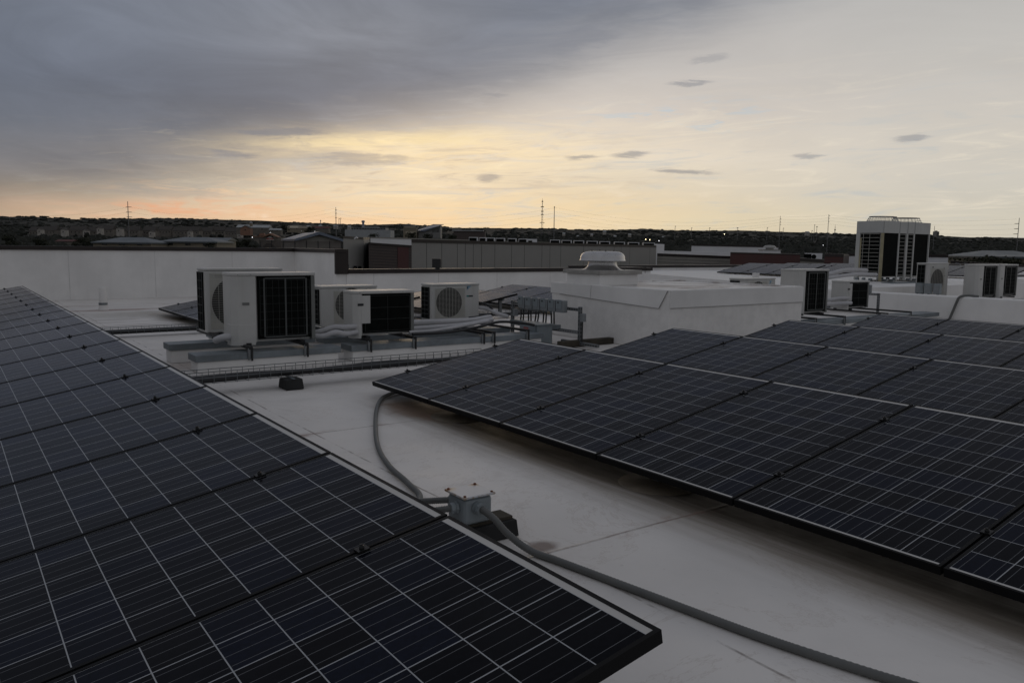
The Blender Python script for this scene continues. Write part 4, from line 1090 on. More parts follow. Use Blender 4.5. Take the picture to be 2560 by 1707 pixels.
def ico(sub):
    bm = bmesh.new(); bmesh.ops.create_icosphere(bm, subdivisions=sub, radius=1.0)
    v = np.array([p.co[:] for p in bm.verts]); f = [[x.index for x in q.verts] for q in bm.faces]; bm.free()
    return v, np.array(f)
CLEAR = [(60, 640, 860, 1230), (560, 700, 700, 1160), (630, 720, 380, 640), (880, 1260, 500, 960), (700, 880, 60, 520), (860, 1130, 600, 1000), (0, 600, 100, 330), (560, 900, 1200, 1500)]
def build_forest():
    V0, F0 = ico(2)
    variants = []
    for k in range(6):
        nz = 1+0.30*rng.standard_normal(len(V0))
        v = V0*np.clip(nz, 0.6, 1.5)[:, None]
        variants.append(v)
    Vs, Fs, off = [], [], 0
    for i in range(8000):
        px = rng.uniform(-160, 2720)
        q = rng.random()
        D = 330*(4350/330)**q if q < 0.72 else rng.uniform(1800, 4250)
        if any(a < px < b and c < D < d for a, b, c, d in CLEAR) and rng.random() < 0.93: continue
        p = land(px, D)
        if D > 3300: D = D; p.z -= 1.5
        r = rng.uniform(2.4, 4.6)*(1.0+max(0, D-900)/1300.0)
        h = rng.uniform(2.6, 4.6) if D < 1500 else rng.uniform(2.5, 4.6)
        v = variants[rng.integers(6)]*np.array([r, r*rng.uniform(0.8, 1.3), h])
        a = rng.uniform(0, 2*PI); ca, sa = math.cos(a), math.sin(a)
        v = np.stack([v[:, 0]*ca-v[:, 1]*sa, v[:, 0]*sa+v[:, 1]*ca, v[:, 2]], 1)+np.array([p.x, p.y, p.z+h*0.45])
        Vs.append(v); Fs.append(F0+off); off += len(v)
    V = np.concatenate(Vs); Fc = np.concatenate(Fs)
    me = bpy.data.meshes.new('forest'); me.vertices.add(len(V)); me.vertices.foreach_set('co', V.ravel().astype(np.float32))
    me.loops.add(len(Fc)*3); me.polygons.add(len(Fc))
    me.loops.foreach_set('vertex_index', Fc.ravel().astype(np.int32))
    me.polygons.foreach_set('loop_start', np.arange(0, len(Fc)*3, 3, dtype=np.int32)); me.polygons.foreach_set('loop_total', np.full(len(Fc), 3, dtype=np.int32))
    me.update(); me.validate(); me.polygons.foreach_set('use_smooth', np.ones(len(Fc), dtype=bool))
    m = leaf_mat('wood_canopy', (0.019, 0.021, 0.017), (0.040, 0.041, 0.034))
    for nd in m.node_tree.nodes:
        if nd.type == 'TEX_NOISE': nd.inputs['Scale'].default_value = 0.02
    me.materials.append(m)
    o = bpy.data.objects.new('forest', me); COL.objects.link(o)
    tag(o, 'dark wooded land rolling to the hills on the horizon', 'forest', kind='stuff')
build_forest()

# single trees standing out in front of the wood
def tree_mesh(seed):
    r = random.Random(seed)
    t = MB(); t.tube([(0, 0, 0), (0.1, 0, 1.6), (0.0, 0.15, 3.2), (0.2, 0.1, 5.0)], [0.28, 0.22, 0.17, 0.07], 7)
    for k in range(6):
        a = r.uniform(0, 6.28); z = r.uniform(1.8, 3.4); l = r.uniform(1.2, 2.2)
        t.tube([(0.05, 0.05, z), (l*0.5*math.cos(a), l*0.5*math.sin(a), z+0.7), (l*math.cos(a), l*math.sin(a), z+1.3)], [0.11, 0.08, 0.03], 5)
    c = MB()
    for k in range(34):
        a = r.uniform(0, 6.28); rr = r.uniform(0.3, 2.7); zz = r.uniform(2.4, 6.2)
        rr *= math.sqrt(max(0.15, 1-((zz-3.8)/2.8)**2))
        cx, cy, cz, s = rr*math.cos(a), rr*math.sin(a), zz, r.uniform(0.5, 1.0)
        for j in range(26):
            d = Vector((r.gauss(0, 1), r.gauss(0, 1), r.gauss(0, 0.8))).normalized()*s*r.uniform(0.55, 1.0)
            p = Vector((cx, cy, cz))+d; e1 = d.orthogonal().normalized(); e2 = d.cross(e1).normalized()
            w = r.uniform(0.16, 0.30); ang = r.uniform(0, 6.28)
            e1, e2 = e1*math.cos(ang)+e2*math.sin(ang), e2*math.cos(ang)-e1*math.sin(ang)
            n = d.normalized()*r.uniform(-0.12, 0.12)
            c.add([p-e1*w, p+e2*w*0.6+n, p+e1*w, p-e2*w*0.6-n], [(0, 1, 2), (0, 2, 3)])
    return t, c
TP = []
for k in range(3):
    tm, cm = tree_mesh(20+k)
    r = thing('tree', 'x', 'tree', (0, 0, -200)); tm.build('trunk', bark, r); cm.build('crown', leaf, r); TP.append([r, False])
def tree(px, ytop, D, h, label):
    g = land(px, D); top = sight(px, ytop, D).z
    s = h/6.6
    loc = Vector((g.x, g.y, top-h))
    k = random.randrange(3)
    root, used = TP[k]
    if not used:
        TP[k][1] = True; o = root; o.location = loc
    else: o = dup(root, loc)
    o['label'] = label; o['group'] = 'single trees standing before the wood'
    o.rotation_euler = (0, 0, random.uniform(0, 6)); o.scale = (s*1.25, s*1.25, s)
for i, (px, yt, D, h, lb) in enumerate([
    (24, 588, 300, 8, 'dark round tree just over the parapet at the far left edge'), (95, 595, 260, 7, 'low dark tree over the parapet left of the red roof'),
    (205, 592, 330, 8, 'dark tree left of the first hip roof'), (236, 598, 290, 7, 'bushy tree touching the left eave of the first hip roof'),
    (386, 600, 300, 6, 'low tree between the two hip roofs'), (498, 604, 230, 5, 'dark bush before the second hip roof'), (525, 606, 210, 5, 'dark bush right of the first bush at the second hip roof'),
    (585, 594, 320, 8, 'broad dark tree right of the second hip roof'), (618, 598, 330, 7, 'dark tree left of the arched sign building'),
    (712, 560, 900, 11, 'dark tree beside the pale church roofs'), (775, 566, 640, 10, 'broad dark tree behind the gabled hall roof'),
    (935, 583, 520, 8, 'rounded tree before the long low school building'), (1028, 580, 560, 9, 'dark tree before the tan block with curved roof'),
    (1070, 583, 520, 8, 'dark tree before the slanted roof building'), (1130, 586, 480, 7, 'dark tree right of the slanted roof building'),
    (2425, 640, 150, 7, 'dark tree left of the pale hip roof at the right edge'), (2462, 637, 140, 6, 'dark tree before the left end of the pale hip roof'),
    (2496, 640, 120, 5, 'small dark tree before the pale hip roof'), (2540, 642, 110, 5, 'dark tree below the pole at the right edge')]):
    tree(px, yt, D, h, lb)

VA = math.atan2(_rt.y, _rt.x)
def site(name, label, cat, px, py, D, group=None, turn=0.0):
    return thing(name, label, cat, sight(px, py, D), (0, 0, VA+turn), group)
def house(px0, px1, yb, ye, yr, D, label, kind, wall_m, roof_m, name='house', cat='house', group=None, win=3, deep=None, turn=0.0, over=0.6):
    s = D/F_PX; W = (px1-px0)*s; he = (yb-ye)*s; hr = (yb-yr)*s; dp = deep or W*0.7
    t = site(name, label, cat, (px0+px1)/2, yb, D, group, turn)
    MB().box(-W/2+over*0.5, W/2-over*0.5, 0, dp, -4.5, he-0.02).build('wall', wall_m, t)
    r = MB(); o = over
    if kind == 'gable_front':
        g = MB().prism([(-W/2+o*0.5, he), (W/2-o*0.5, he), (0, hr-0.35)], 0.03, dp, 0, 'y'); g.build('gable', wall_m, t)
        r.prism([(-W/2, he-0.15), (-W/2, he+0.12), (0, hr+0.1), (W/2, he+0.12), (W/2, he-0.15), (0, hr-0.25)], -o, dp+o, 0, 'y')
    elif kind == 'gable_side':
        r.prism([(-o, he-0.1), (dp/2, hr), (dp+o, he-0.1)], -W/2, W/2, 0, 'x')
    else:
        k = W*0.30
        r.add([(-W/2, -o, he), (W/2, -o, he), (W/2, dp+o, he), (-W/2, dp+o, he), (-W/2+k, dp/2, hr), (W/2-k, dp/2, hr)],
              [(0, 1, 5, 4), (1, 2, 5), (2, 3, 4, 5), (3, 0, 4), (3, 2, 1, 0)])
        r.box(-W/2, W/2, -o, dp+o, he-0.35, he-0.01)
    r.build('roof', roof_m, t)
    for i in range(win):
        x = -W/2+W*(i+0.7)/(win+0.4)
        hh = min(1.5, he*0.45)
        w_ = MB().box(x-0.7, x+0.7, -0.04, -0.004, he*0.5-hh/2, he*0.5+hh/2).build('window', window_dark, t)
    return t
# apartment houses on the slope to the left
HX = [(88, 575), (122, 573), (150, 576), (193, 573), (222, 575), (262, 571), (288, 577), (330, 573), (372, 574), (412, 573), (452, 575), (478, 574), (512, 576), (546, 574), (578, 577)]
for i, (x, y) in enumerate(HX):
    random.seed(100+i)
    w = random.uniform(30, 42); D = 1120+random.uniform(-40, 60)
    k = 'gable_side' if i % 3 else 'gable_front'
    house(x-w/2, x+w/2, y+13, y+2+random.uniform(-1, 1), y-8, D, '%s apartment house from the left on the slope over the parapet' % ORD[i], 'gable_side', house_wall, house_roof, 'apartment_house', 'house', 'apartment houses on the slope', 4, 14)
for i, (x, y, w) in enumerate([(98, 570, 11), (158, 571, 13), (212, 573, 11), (247, 567, 12), (297, 568, 14), (377, 576, 11), (473, 575, 10), (598, 580, 12)]):
    house(x-w/2, x+w/2, y+14, y+4, y, 1050, 'pale gabled porch front, %s from the left among the apartment houses' % ORD[i], 'gable_front', house_wall2, house_roof, 'gabled_house', 'house', 'pale gabled fronts on the slope', 1, 8)
# hip roofed pavilions just beyond the parapet
house(230, 380, 616, 606, 593, 200, 'tan building with grey hip roof right over the parapet below the left pole', 'hip', tan_wall, metal_roof, 'hip_roof_building', 'building', None, 3, 12)
house(395, 545, 617, 604, 592.5, 210, 'tan building with grey hip roof, second from the left', 'hip', tan_wall, metal_roof, 'hip_roof_building', 'building', None, 3, 12)
house(470, 570, 612, 601, 594, 245, 'low grey roofed wing behind the second hip roof', 'gable_side', tan_wall, metal_roof, 'hip_roof_building', 'building', None, 2, 8)
house(2442, 2640, 655, 642, 627, 150, 'building with pale grey hip roof at the right edge', 'hip', tan_wall, metal_roof, 'hip_roof_building', 'building', None, 2, 12)
house(138, 187, 606, 603, 599, 420, 'small stall with dark red roof over the left parapet', 'gable_side', house_wall, brick_red, 'red_roof_stall', 'building', None, 1, 6)
# gabled hall with latticed wall in front
house(738, 858, 640, 601, 582, 95, 'gabled hall with tan wall and blue grey metal roof left of the grey block', 'gable_front', siding_tan, metal_roof_blue, 'gabled_hall', 'building', None, 0, 14, 0.38, 0.5)
fn = site('yard_fence', 'grey slatted yard fence before the gabled hall', 'fence', 760, 640, 80)
f = MB(); s80 = 80/F_PX
for i in range(9): f.box(-110*s80, 96*s80, 0, 0.05, (12+i*2.9)*s80, (13.6+i*2.9)*s80)
f.build('slats', siding_brown, fn)
f = MB()
for i in range(8): f.box((-110+i*29)*s80, (-108+i*29)*s80, -0.06, -0.002, 0, 38*s80)
f.build('post', dark_steel, fn)
# roadside restaurant with an arched sign
rs = site('sign_building', 'low tan building with a white arched sign under an orange lit gable', 'building', 676, 602, 520)
s5 = 520/F_PX
MB().box(-40*s5, 26*s5, 0, 12, -6, 9*s5).build('wall', house_wall, rs)
r = MB(); r.prism([(-18*s5, 8*s5), (-18*s5, 10*s5), (0, 18.5*s5), (20*s5, 10*s5), (20*s5, 8*s5), (0, 15*s5)], -1.2, 6, 0, 'y')
r.box(-44*s5, -18*s5, -0.8, 9, 9*s5, 11*s5); r.build('roof', brick_lit_orange, rs)  # orange colour stands in for the light on the gables
MB().prism([(-30*s5, 12*s5), (-26*s5, 18.5*s5), (-17*s5, 18.5*s5), (-13*s5, 12*s5)], 0.5, 3, 0, 'y').build('roof', brick_lit_orange, rs)
sg = MB(); n = 16
sg.prism([(-10.5*s5, 0.8*s5)]+[((-10.5+21*i/n)*s5, (0.8+9.6*math.sin(PI*i/n))*s5) for i in range(1, n)]+[(10.5*s5, 0.8*s5)], -1.0, -0.6, 0, 'y')
sgo = sg.build('sign_board', house_wall2, rs)
cu = bpy.data.curves.new('sign_lettering', 'FONT'); cu.body = 'MOVIE'; cu.size = 5.4*s5; cu.align_x = 'CENTER'; cu.extrude = 0.03; cu.offset = 0.05
tx = bpy.data.objects.new('sign_lettering', cu); COL.objects.link(tx); tx.location = (0, -1.05, 3.0*s5); tx.rotation_euler = (PI/2, 0, 0)
cu.materials.append(red_label)
dg = bpy.context.evaluated_depsgraph_get(); dg.update()
me = bpy.data.meshes.new_from_object(tx.evaluated_get(dg)); bpy.data.objects.remove(tx)
me.materials.clear(); me.materials.append(red_label)
tx = bpy.data.objects.new('sign_lettering', me); COL.objects.link(tx); tx.location = (0, -1.05, 3.0*s5); tx.rotation_euler = (PI/2, 0, 0); tx.parent = sgo
# church like group with pale roofs
house(590, 672, 577, 569, 562, 1010, 'long pale grey roofed church hall behind the apartment houses', 'gable_side', house_wall, pale_building, 'church_hall', 'building', None, 3, 16)
house(600, 626, 579, 571, 564, 960, 'orange brick gabled front of the church hall', 'gable_front', brick_lit_orange, house_roof, 'brick_hall', 'building', None, 1, 10)
cp = site('cupola', 'small cupola with pale cap over the church hall', 'cupola', 627, 566, 990); s9 = 990/F_PX
MB().box(-3*s9, 3*s9, 0, 6*s9, 0, 8*s9).build('drum', tan_wall, cp); MB().lathe([(4*s9, 0), (3.2*s9, 2.2*s9), (0.3, 4*s9)], (0, 3*s9, 8*s9), 12).build('cap', pale_building, cp)
house(672, 702, 579, 575, 571, 980, 'low pale roofed annex right of the church hall', 'gable_side', house_wall, pale_building, 'church_annex', 'building', None, 2, 10)
house(717, 752, 574, 570, 564.5, 1250, 'tan house with yellowish roof under the small water tower', 'gable_side', tan_wall, cream_wall, 'far_house', 'house', None, 2, 12)
house(744, 790, 576, 571, 565.5, 1180, 'second tan house with yellowish roof beside it', 'gable_side', tan_wall, tan_wall, 'far_house', 'house', None, 2, 12)
house(778, 822, 575, 571, 566, 1150, 'house with dull red roof left of the leaning pole', 'gable_side', house_wall, brick_red, 'far_house', 'house', None, 2, 12)
# school like long building and the modern blocks
lb_ = site('school_building', 'long low grey building with window band left of the tan block', 'building', 930, 584, 900); s9 = 900/F_PX
MB().box(-68*s9, 46*s9, 0, 30, -6, 9*s9).build('wall', pale_building, lb_); MB().box(-50*s9, 32*s9, 6, 28, 9.01*s9, 15*s9).build('upper_storey', panel_grey_dark, lb_)
w_ = MB()
for i in range(20): w_.box((-48+i*4)*s9, (-45.3+i*4)*s9, 5.93, 5.99, 10*s9, 14*s9)
w_.build('window_band', window_dark, lb_); MB().box(-30*s9, 10*s9, 10, 26, 15.01*s9, 17*s9).build('roof', pale_building, lb_)
tb_ = site('tan_block', 'tan block with pale upper band and curved dark roof', 'building', 1024, 585, 820); s8 = 820/F_PX
MB().box(-16*s8, 16*s8, 0, 20, -6, 19*s8).build('wall', tan_wall, tb_); MB().box(-10*s8, 15*s8, -0.8, -0.02, 2*s8, 6*s8).build('canopy', cream_wall, tb_)
MB().box(-13*s8, 16*s8, -0.5, -0.02, 15*s8, 18.5*s8).build('upper_band', cream_wall, tb_)
MB().prism([(-20*s8, 19*s8), (-12*s8, 22.5*s8), (4*s8, 23.5*s8), (18*s8, 19*s8)], -0.8, 20, 0, 'y').build('roof', panel_grey_dark, tb_)
sl = site('slanted_roof_building', 'modern building with a large slanted grey roof pointing up to the right', 'building', 1072, 581, 830)
MB().prism([(-26*s8, -6), (29*s8, -6), (29*s8, 18*s8), (-10*s8, 3.2*s8), (-26*s8, 2.5*s8)], 0.5, 22, 0, 'y').build('wall', panel_grey_dark, sl)
MB().add([(-30*s8, -1.5, 3*s8), (-11*s8, -1.5, 2.2*s8), (33*s8, -1.5, 19*s8), (34*s8, 20, 21.6*s8), (6*s8, 20, 21.6*s8), (-30*s8, 20, 9*s8),
          (-30*s8, -1.5, 2.2*s8), (-11*s8, -1.5, 1.4*s8), (33*s8, -1.5, 18*s8), (34*s8, 20, 20.4*s8), (6*s8, 20, 20.4*s8), (-30*s8, 20, 8*s8)],
         [(0, 1, 2, 3, 4, 5), (11, 10, 9, 8, 7, 6), (0, 6, 7, 1), (1, 7, 8, 2), (2, 8, 9, 3), (3, 9, 10, 4), (4, 10, 11, 5), (5, 11, 6, 0)]).build('roof', metal_roof_blue, sl)
w_ = MB()
for i in range(6): w_.box((8+i*3.2)*s8, (10+i*3.2)*s8, 0.44, 0.498, 0, (6+i*1.1)*s8)
w_.build('window', window_dark, sl)
fl_ = site('flat_shed', 'dark flat shed with a thin bright roof edge right of the slanted roof', 'building', 1172, 585, 700); s7 = 700/F_PX
MB().box(-38*s7, 40*s7, 0, 20, -5, 7*s7).build('wall', siding_brown, fl_); MB().box(-42*s7, 36*s7, -1, 20, 7.01*s7, 9.4*s7).build('roof', pale_building, fl_)
# villas scattered on the far hillside
for i, (px, y, w) in enumerate([(770, 565, 9), (800, 564, 8), (838, 564, 10), (872, 566, 8), (1410, 583, 7), (1480, 586, 6), (1512, 578, 8), (1538, 590, 7), (1575, 586, 7), (1660, 592, 8), (2405, 621, 6), (2435, 622, 5), (1445, 590, 6), (2020, 580, 9)]):
    house(px-w/2, px+w/2, y+4, y+1.2, y-1.5, 1900, 'tiny pale house on the wooded hills, about %d percent across the picture' % round(px/25.6), 'gable_side', house_wall2, pale_building, 'hill_house', 'house', 'tiny houses on the far hills', 0, 12)

# ------------------------------------------------------------------ wings of the building across the court
def slab(mb, P0, P1, up0, up1, zb, o0, o1, mi=0):
    """upright slab from P0 to P1; up0, up1 raise its top at both ends, zb drops its foot"""
    n0 = P0-CAM; n0.z = 0; n0.normalize(); n1 = P1-CAM; n1.z = 0; n1.normalize()
    A, B = P0+n0*o0, P1+n1*o0; A2, B2 = P0+n0*o1, P1+n1*o1
    mb.hexa([(A.x, A.y, A.z+zb), (B.x, B.y, B.z+zb), (B2.x, B2.y, B2.z+zb), (A2.x, A2.y, A2.z+zb),
             (A.x, A.y, A.z+up0), (B.x, B.y, B.z+up1), (B2.x, B2.y, B2.z+up1), (A2.x, A2.y, A2.z+up0)], mi)
def wing(name, label, cat, p0, p1, D0, D1, y0, y1, m, cope=0.28, thick=3.0, lines=(), joints=(), parts=(), drop=-9.0, group='wings of the building across the court', cope_m=None):
    P0, P1 = sight(p0, y0, D0), sight(p1, y1, D1)
    t = thing(name, label, cat, (P0.x, P0.y, 0), group=group); off = Vector((P0.x, P0.y, 0))
    def done(mb, nm, mm):
        mb.v = [(p[0]-off.x, p[1]-off.y, p[2]-off.z) for p in mb.v]; return mb.build(nm, mm, t)
    a = MB(); slab(a, P0, P1, -cope, -cope, drop, 0, thick); done(a, 'wall', m)
    if cope:
        c = MB(); slab(c, P0, P1, 0.0, 0.0, -cope-0.02, -0.06, thick+0.06); done(c, 'coping', cope_m or coping_brown)
    if joints:
        j = MB()
        for px in joints:
            k = (px-p0)/(p1-p0)
            # walk along the wall in true perspective
            k = k*D0/(D1+(D0-D1)*k)
            q = P0.lerp(P1, k); q2 = P0.lerp(P1, k+0.035/(P1-P0).length)
            slab(j, q, q2, -cope-0.03, -cope-0.03, -6.0, -0.006, -0.001)
        done(j, 'panel_joint', dark_steel)
    if lines:
        j = MB()
        for z in lines: slab(j, P0+Vector((0, 0, -z)), P1+Vector((0, 0, -z)), 0.0, 0.0, -0.025, -0.008, -0.001)
        done(j, 'siding_line', dark_steel)
    for nm, mm, q0, q1, ya, yb, o in parts:
        k0 = (q0-p0)/(p1-p0); k1 = (q1-p0)/(p1-p0)
        Da, Db = D0*D1/(D1+(D0-D1)*k0), D0*D1/(D1+(D0-D1)*k1)
        a = MB(); A, B = sight(q0, ya, Da), sight(q1, ya, Db); h = (yb-ya)*Da/F_PX
        slab(a, A, B, 0.0, 0.0, -h, -o, -0.002); done(a, nm, mm)
    return t
wing('grey_block', 'tall grey panelled block rising behind the corner of the tall parapet', 'building', 858, 908, 44, 46, 590, 593.5, panel_grey, 0.10, 4.0,
     parts=(('window', window_dark, 865, 872, 662, 671, 0.03), ('window', window_dark, 884, 892.5, 665, 671.5, 0.03), ('window', window_dark, 895.5, 903.5, 665.5, 672, 0.03)))
wing('grey_block', 'shaded side face of the grey panelled block beside the brown siding', 'building', 908.3, 924, 46, 50.5, 593.5, 593.2, panel_grey_dark, 0.12, 3.0)  # side face's shade is put into the darker panel colour
wing('white_parapet', 'white inner parapet seen over the brown and red siding', 'wall', 926, 1400, 56, 80, 592.5, 606.5, white_roof_far, 0.05, 0.3, drop=-2.5, cope_m=siding_tan)
wing('brown_wing', 'wing clad in dark brown and red boards left of the long grey wall', 'building', 921.5, 1029, 45, 47, 606, 613.5, siding_brown, 0.11, 5.0,
     lines=[0.25+0.16*i for i in range(9)], parts=(('red_boards', siding_red, 994, 1022, 616.5, 690, 0.02),))
wing('grey_panel_wall', 'long grey panelled wall with dark coping and vertical joints behind the vent hood', 'building', 1028.5, 1641, 47, 72, 598, 613.5, panel_grey, 0.17, 1.4,
     joints=(1066, 1104, 1143, 1163, 1183, 1204, 1237, 1279, 1311, 1355, 1375, 1402, 1459, 1536, 1553, 1575, 1625))
wing('white_parapet', 'white stub of roof wall at the right end of the long grey wall', 'wall', 1630, 1661, 78, 80, 609.5, 610.5, white_roof_far, 0.0, 0.6, drop=-3)
wing('tan_wing', 'low tan boarded wing right of the long grey wall', 'building', 1643, 1826, 74, 76, 633.5, 640.5, siding_tan, 0.20, 2.0, lines=[0.5+0.28*i for i in range(5)])
wing('white_parapet', 'white roof edge above the tan boarded wing', 'wall', 1655, 1832, 80, 82, 627, 632, white_roof_far, 0.0, 3.0, drop=-1.0)
wing('white_parapet', 'white parapet with dark coping above the red wing', 'wall', 1729, 1946, 92, 98, 610.5, 615.5, white_roof_far, 0.16, 0.4, drop=-2.0)
wing('red_wing', 'long dark red wing behind the panels of the upper roof', 'building', 1826, 2001, 70, 75, 630.5, 635, siding_red, 0.09, 3.0)
wing('tan_wing', 'tan wall stub between the two red wings', 'building', 2000, 2063, 78, 80, 645, 649, siding_tan, 0.28, 2.0, lines=(0.6,))
wing('red_wing', 'short red block left of the condenser tower', 'building', 2062, 2109, 68, 69, 633, 635, siding_red, 0.25, 2.5, lines=(0.55, 0.8))
wing('red_wing', 'dark shaded side of the short red block', 'building', 2109.5, 2123, 69, 73, 635, 636, siding_brown, 0.10, 1.0)
wing('white_parapet', 'white roof wall running behind the condenser tower', 'wall', 2122, 2371, 76, 66, 633.5, 636.5, white_roof_far, 0.22, 0.4, drop=-3.0)
wing('white_parapet', 'long white parapet with dark coping at the right edge', 'wall', 2377, 2680, 52, 46, 651.5, 671.5, white_roof_far, 0.20, 0.4, drop=-2.0)
vb = site('wall_floodlight', 'black floodlight box standing on the low parapet before the grey wall', 'floodlight', 1091, 672, 13.4)
sF = 13.4/F_PX
MB().box(-11*sF, 11*sF, 0, 0.10, 3*sF, 25*sF).build('case', dark_steel, vb, bevel=0.004); MB().box(-3*sF, 8*sF, 0.01, 0.06, -2*sF, 2.9*sF).build('bracket', dark_steel, vb)
cm_ = site('security_camera', 'small white camera on the coping of the grey panelled block', 'camera', 892, 595, 43.5)
sF = 43.5/F_PX
MB().tube([(-4*sF, -0.25, -3*sF), (3*sF, -0.25, 3*sF)], 1.6*sF, 8).build('body', white_roof_far, cm_); MB().box(-0.02, 0.02, -0.2, 0.3, -0.02, 0.03).build('arm', white_roof_far, cm_)
# condensers along the roof of the long grey wall
CU = [(1174, 1191, 0), (1200, 1213, 0), (1217, 1234, 0), (1241, 1259, 0), (1271, 1288, 0), (1298, 1315, 0), (1317, 1339, 1), (1377, 1397, 0), (1406, 1426, 0), (1436, 1457, 0), (1469, 1491, 0), (1501, 1522, 0), (1537, 1559, 0), (1572, 1595, 0), (1609, 1634, 0)]
for i, (a, b, wh) in enumerate(CU):
    k = (a-1028)/612.0; D = 47*72/(72+(47-72)*k)+3.2
    yt = 593.0+(a-1174)*0.0325
    t = site('roof_condenser', 'small condenser on the roof edge of the long grey wall, %s from the left' % ORD[i], 'condenser', a, yt+22, D, 'condensers along the roof of the grey wall'); s = D/F_PX
    w = (b-a)*s; h = 22*s
    MB().box(-0.05, w+0.10, 0.02, 0.5, 0, h).build('casing', white_roof_far, t)
    if not wh: MB().box(-0.02, w+0.01, -0.03, 0.018, 0.1, h-0.05).build('coil', ac_dark, t)
    else: MB().box(0.1, w*0.6, -0.01, 0.018, h-0.38, h-0.12).build('fan_opening', ac_dark, t)
t = site('roof_condenser', 'white condenser in the gap between the two red wings', 'condenser', 2015, 652, 82, 'condensers along the roof of the grey wall'); s = 82/F_PX
MB().box(0, 40*s, 0, 0.5, 0, 19*s).build('casing', white_roof_far, t); MB().box(-6*s, 12*s, -0.1, -0.01, 2*s, 17*s).build('coil', ac_dark, t); MB().lathe([(6*s, -0.02), (6*s, 0.0)], (0, 0, 0), 16).build('fan_opening', ac_dark, t, (19*s, -0.02, 10*s)).rotation_euler = (PI/2, 0, 0)
# second vent hood on the far roof
v2 = site('vent_hood', 'small round vent hood on a white curb above the red wing', 'roof vent', 1930, 636, 86); s = 86/F_PX
MB().box(-21*s, 21*s, 0, 42*s, 0, 10*s).build('curb', white_roof_far, v2); MB().box(-22.5*s, 22.5*s, -1.5*s, 43*s, 10.01*s, 12*s).build('flange', vent_flange, v2)
MB().lathe([(10*s, 12*s), (10*s, 16*s)], (0, 21*s, 0), 20).build('neck', vent_flange, v2); MB().lathe([(16.5*s, 16*s), (15*s, 19*s), (11*s, 22*s), (3*s, 22.8*s)], (0, 21*s, 0), 24).build('hood', vent_flange, v2)

# ------------------------------------------------------------------ poles, towers, lamps
def pole(label, xt, yt, xb, yb, D, r0, r1, arms=(), group='tall poles against the sky'):
    T_, B_ = sight(xt, yt, D), sight(xb, yb, D)
    h = (yb-yt)*D/F_PX
    t = thing('utility_pole', label, 'pole', B_-Vector((0, 0, 14)), (0, 0, VA), group)
    MB().tube([(0, 0, 0), (0, 0, h+14)], [r0*1.15, r1], 8).build('shaft', pole_m, t)
    s = D/F_PX
    for (y, l, rr) in arms:
        z = 14+(yb-y)*s
        a = MB()
        if l: a.tube([(0, 0, z), (-l*s, 0, z+0.1-0.6*s), (-l*s*1.05, 0, z-1.2*s)], [0.8*s, 0.55*s, 0.3*s], 6)
        if rr: a.tube([(0, 0, z), (rr*s, 0, z+0.1-0.4*s), (rr*s*1.05, 0, z-1.2*s)], [0.8*s, 0.55*s, 0.3*s], 6)
        a.build('crossarm', pole_m, t)
    return t
pole('steel transmission pole with three pairs of arms at the left', 321, 505, 323.5, 606, 420, 0.34, 0.16, ((519, 5, 9), (531.5, 5, 9), (543.5, 4, 9)))
pole('bare tall pole with small pegs left of the middle', 838.5, 519, 840.5, 592, 480, 0.26, 0.14, ((526, 1.5, 2), (534, 1.5, 2), (545, 2, 2)))
pole('plain dark tall pole beside the lattice mast', 1387.5, 517, 1384.5, 602, 430, 0.27, 0.15, ((519, 1, 1.5),))
pole('tall pole right of the middle, second left of the condenser tower', 1956, 541, 1947, 618, 450, 0.22, 0.10, ((548, 0, 2), (556, 0, 2), (562, 0, 2)))
pole('tall pole nearest to the left of the condenser tower', 2074.5, 537, 2067, 625, 430, 0.24, 0.11, ((541, 0, 3), (547, 0, 2), (555, 0, 2)))
pole('transmission pole with arms to the left at the right edge', 2549, 546, 2541, 632, 400, 0.24, 0.13, ((560, 10, 0), (572.5, 10, 0), (585.5, 11, 0)))
pole('thin short pole just right of the condenser tower', 2335, 566, 2332, 628, 600, 0.22, 0.14)
pole('thin lamp pole on the slope right of the left transmission pole', 349, 566, 349.5, 592, 700, 0.16, 0.12, ((567, 0, 0),))
pole('thin pole before the apartment houses', 588, 577, 588, 600, 600, 0.15, 0.1)
for i, (x, y, yb, lb) in enumerate([(1688, 565, 577, 'first tiny pole on the ridge right of the long grey wall'), (1729, 569, 578, 'second tiny pole on the ridge'), (1774, 569, 580, 'third tiny pole on the ridge'),
                            (1844, 569, 582, 'tiny pole with a short arm on the ridge'), (1918, 569, 582, 'tiny pole left of the taller pair'), (2035, 562, 594, 'thin pole in the cluster left of the tower'),
                            (2041, 566, 600, 'thin arm pole in the cluster left of the tower'), (1958, 570, 584, 'tiny pole close behind the second tall pole'), (848, 546, 560, 'tiny mast right of the bare pole'), (852, 545, 560, 'second tiny mast right of the bare pole'), (2029, 576, 598, 'shortest thin pole in the cluster left of the tower')]):
    pole(lb, x, y, x-0.6, yb+2, 1500, 0.45, 0.32, ((y+1.0, 2 if 'arm' in lb else 0, 2),), 'tiny poles on the far ridge')
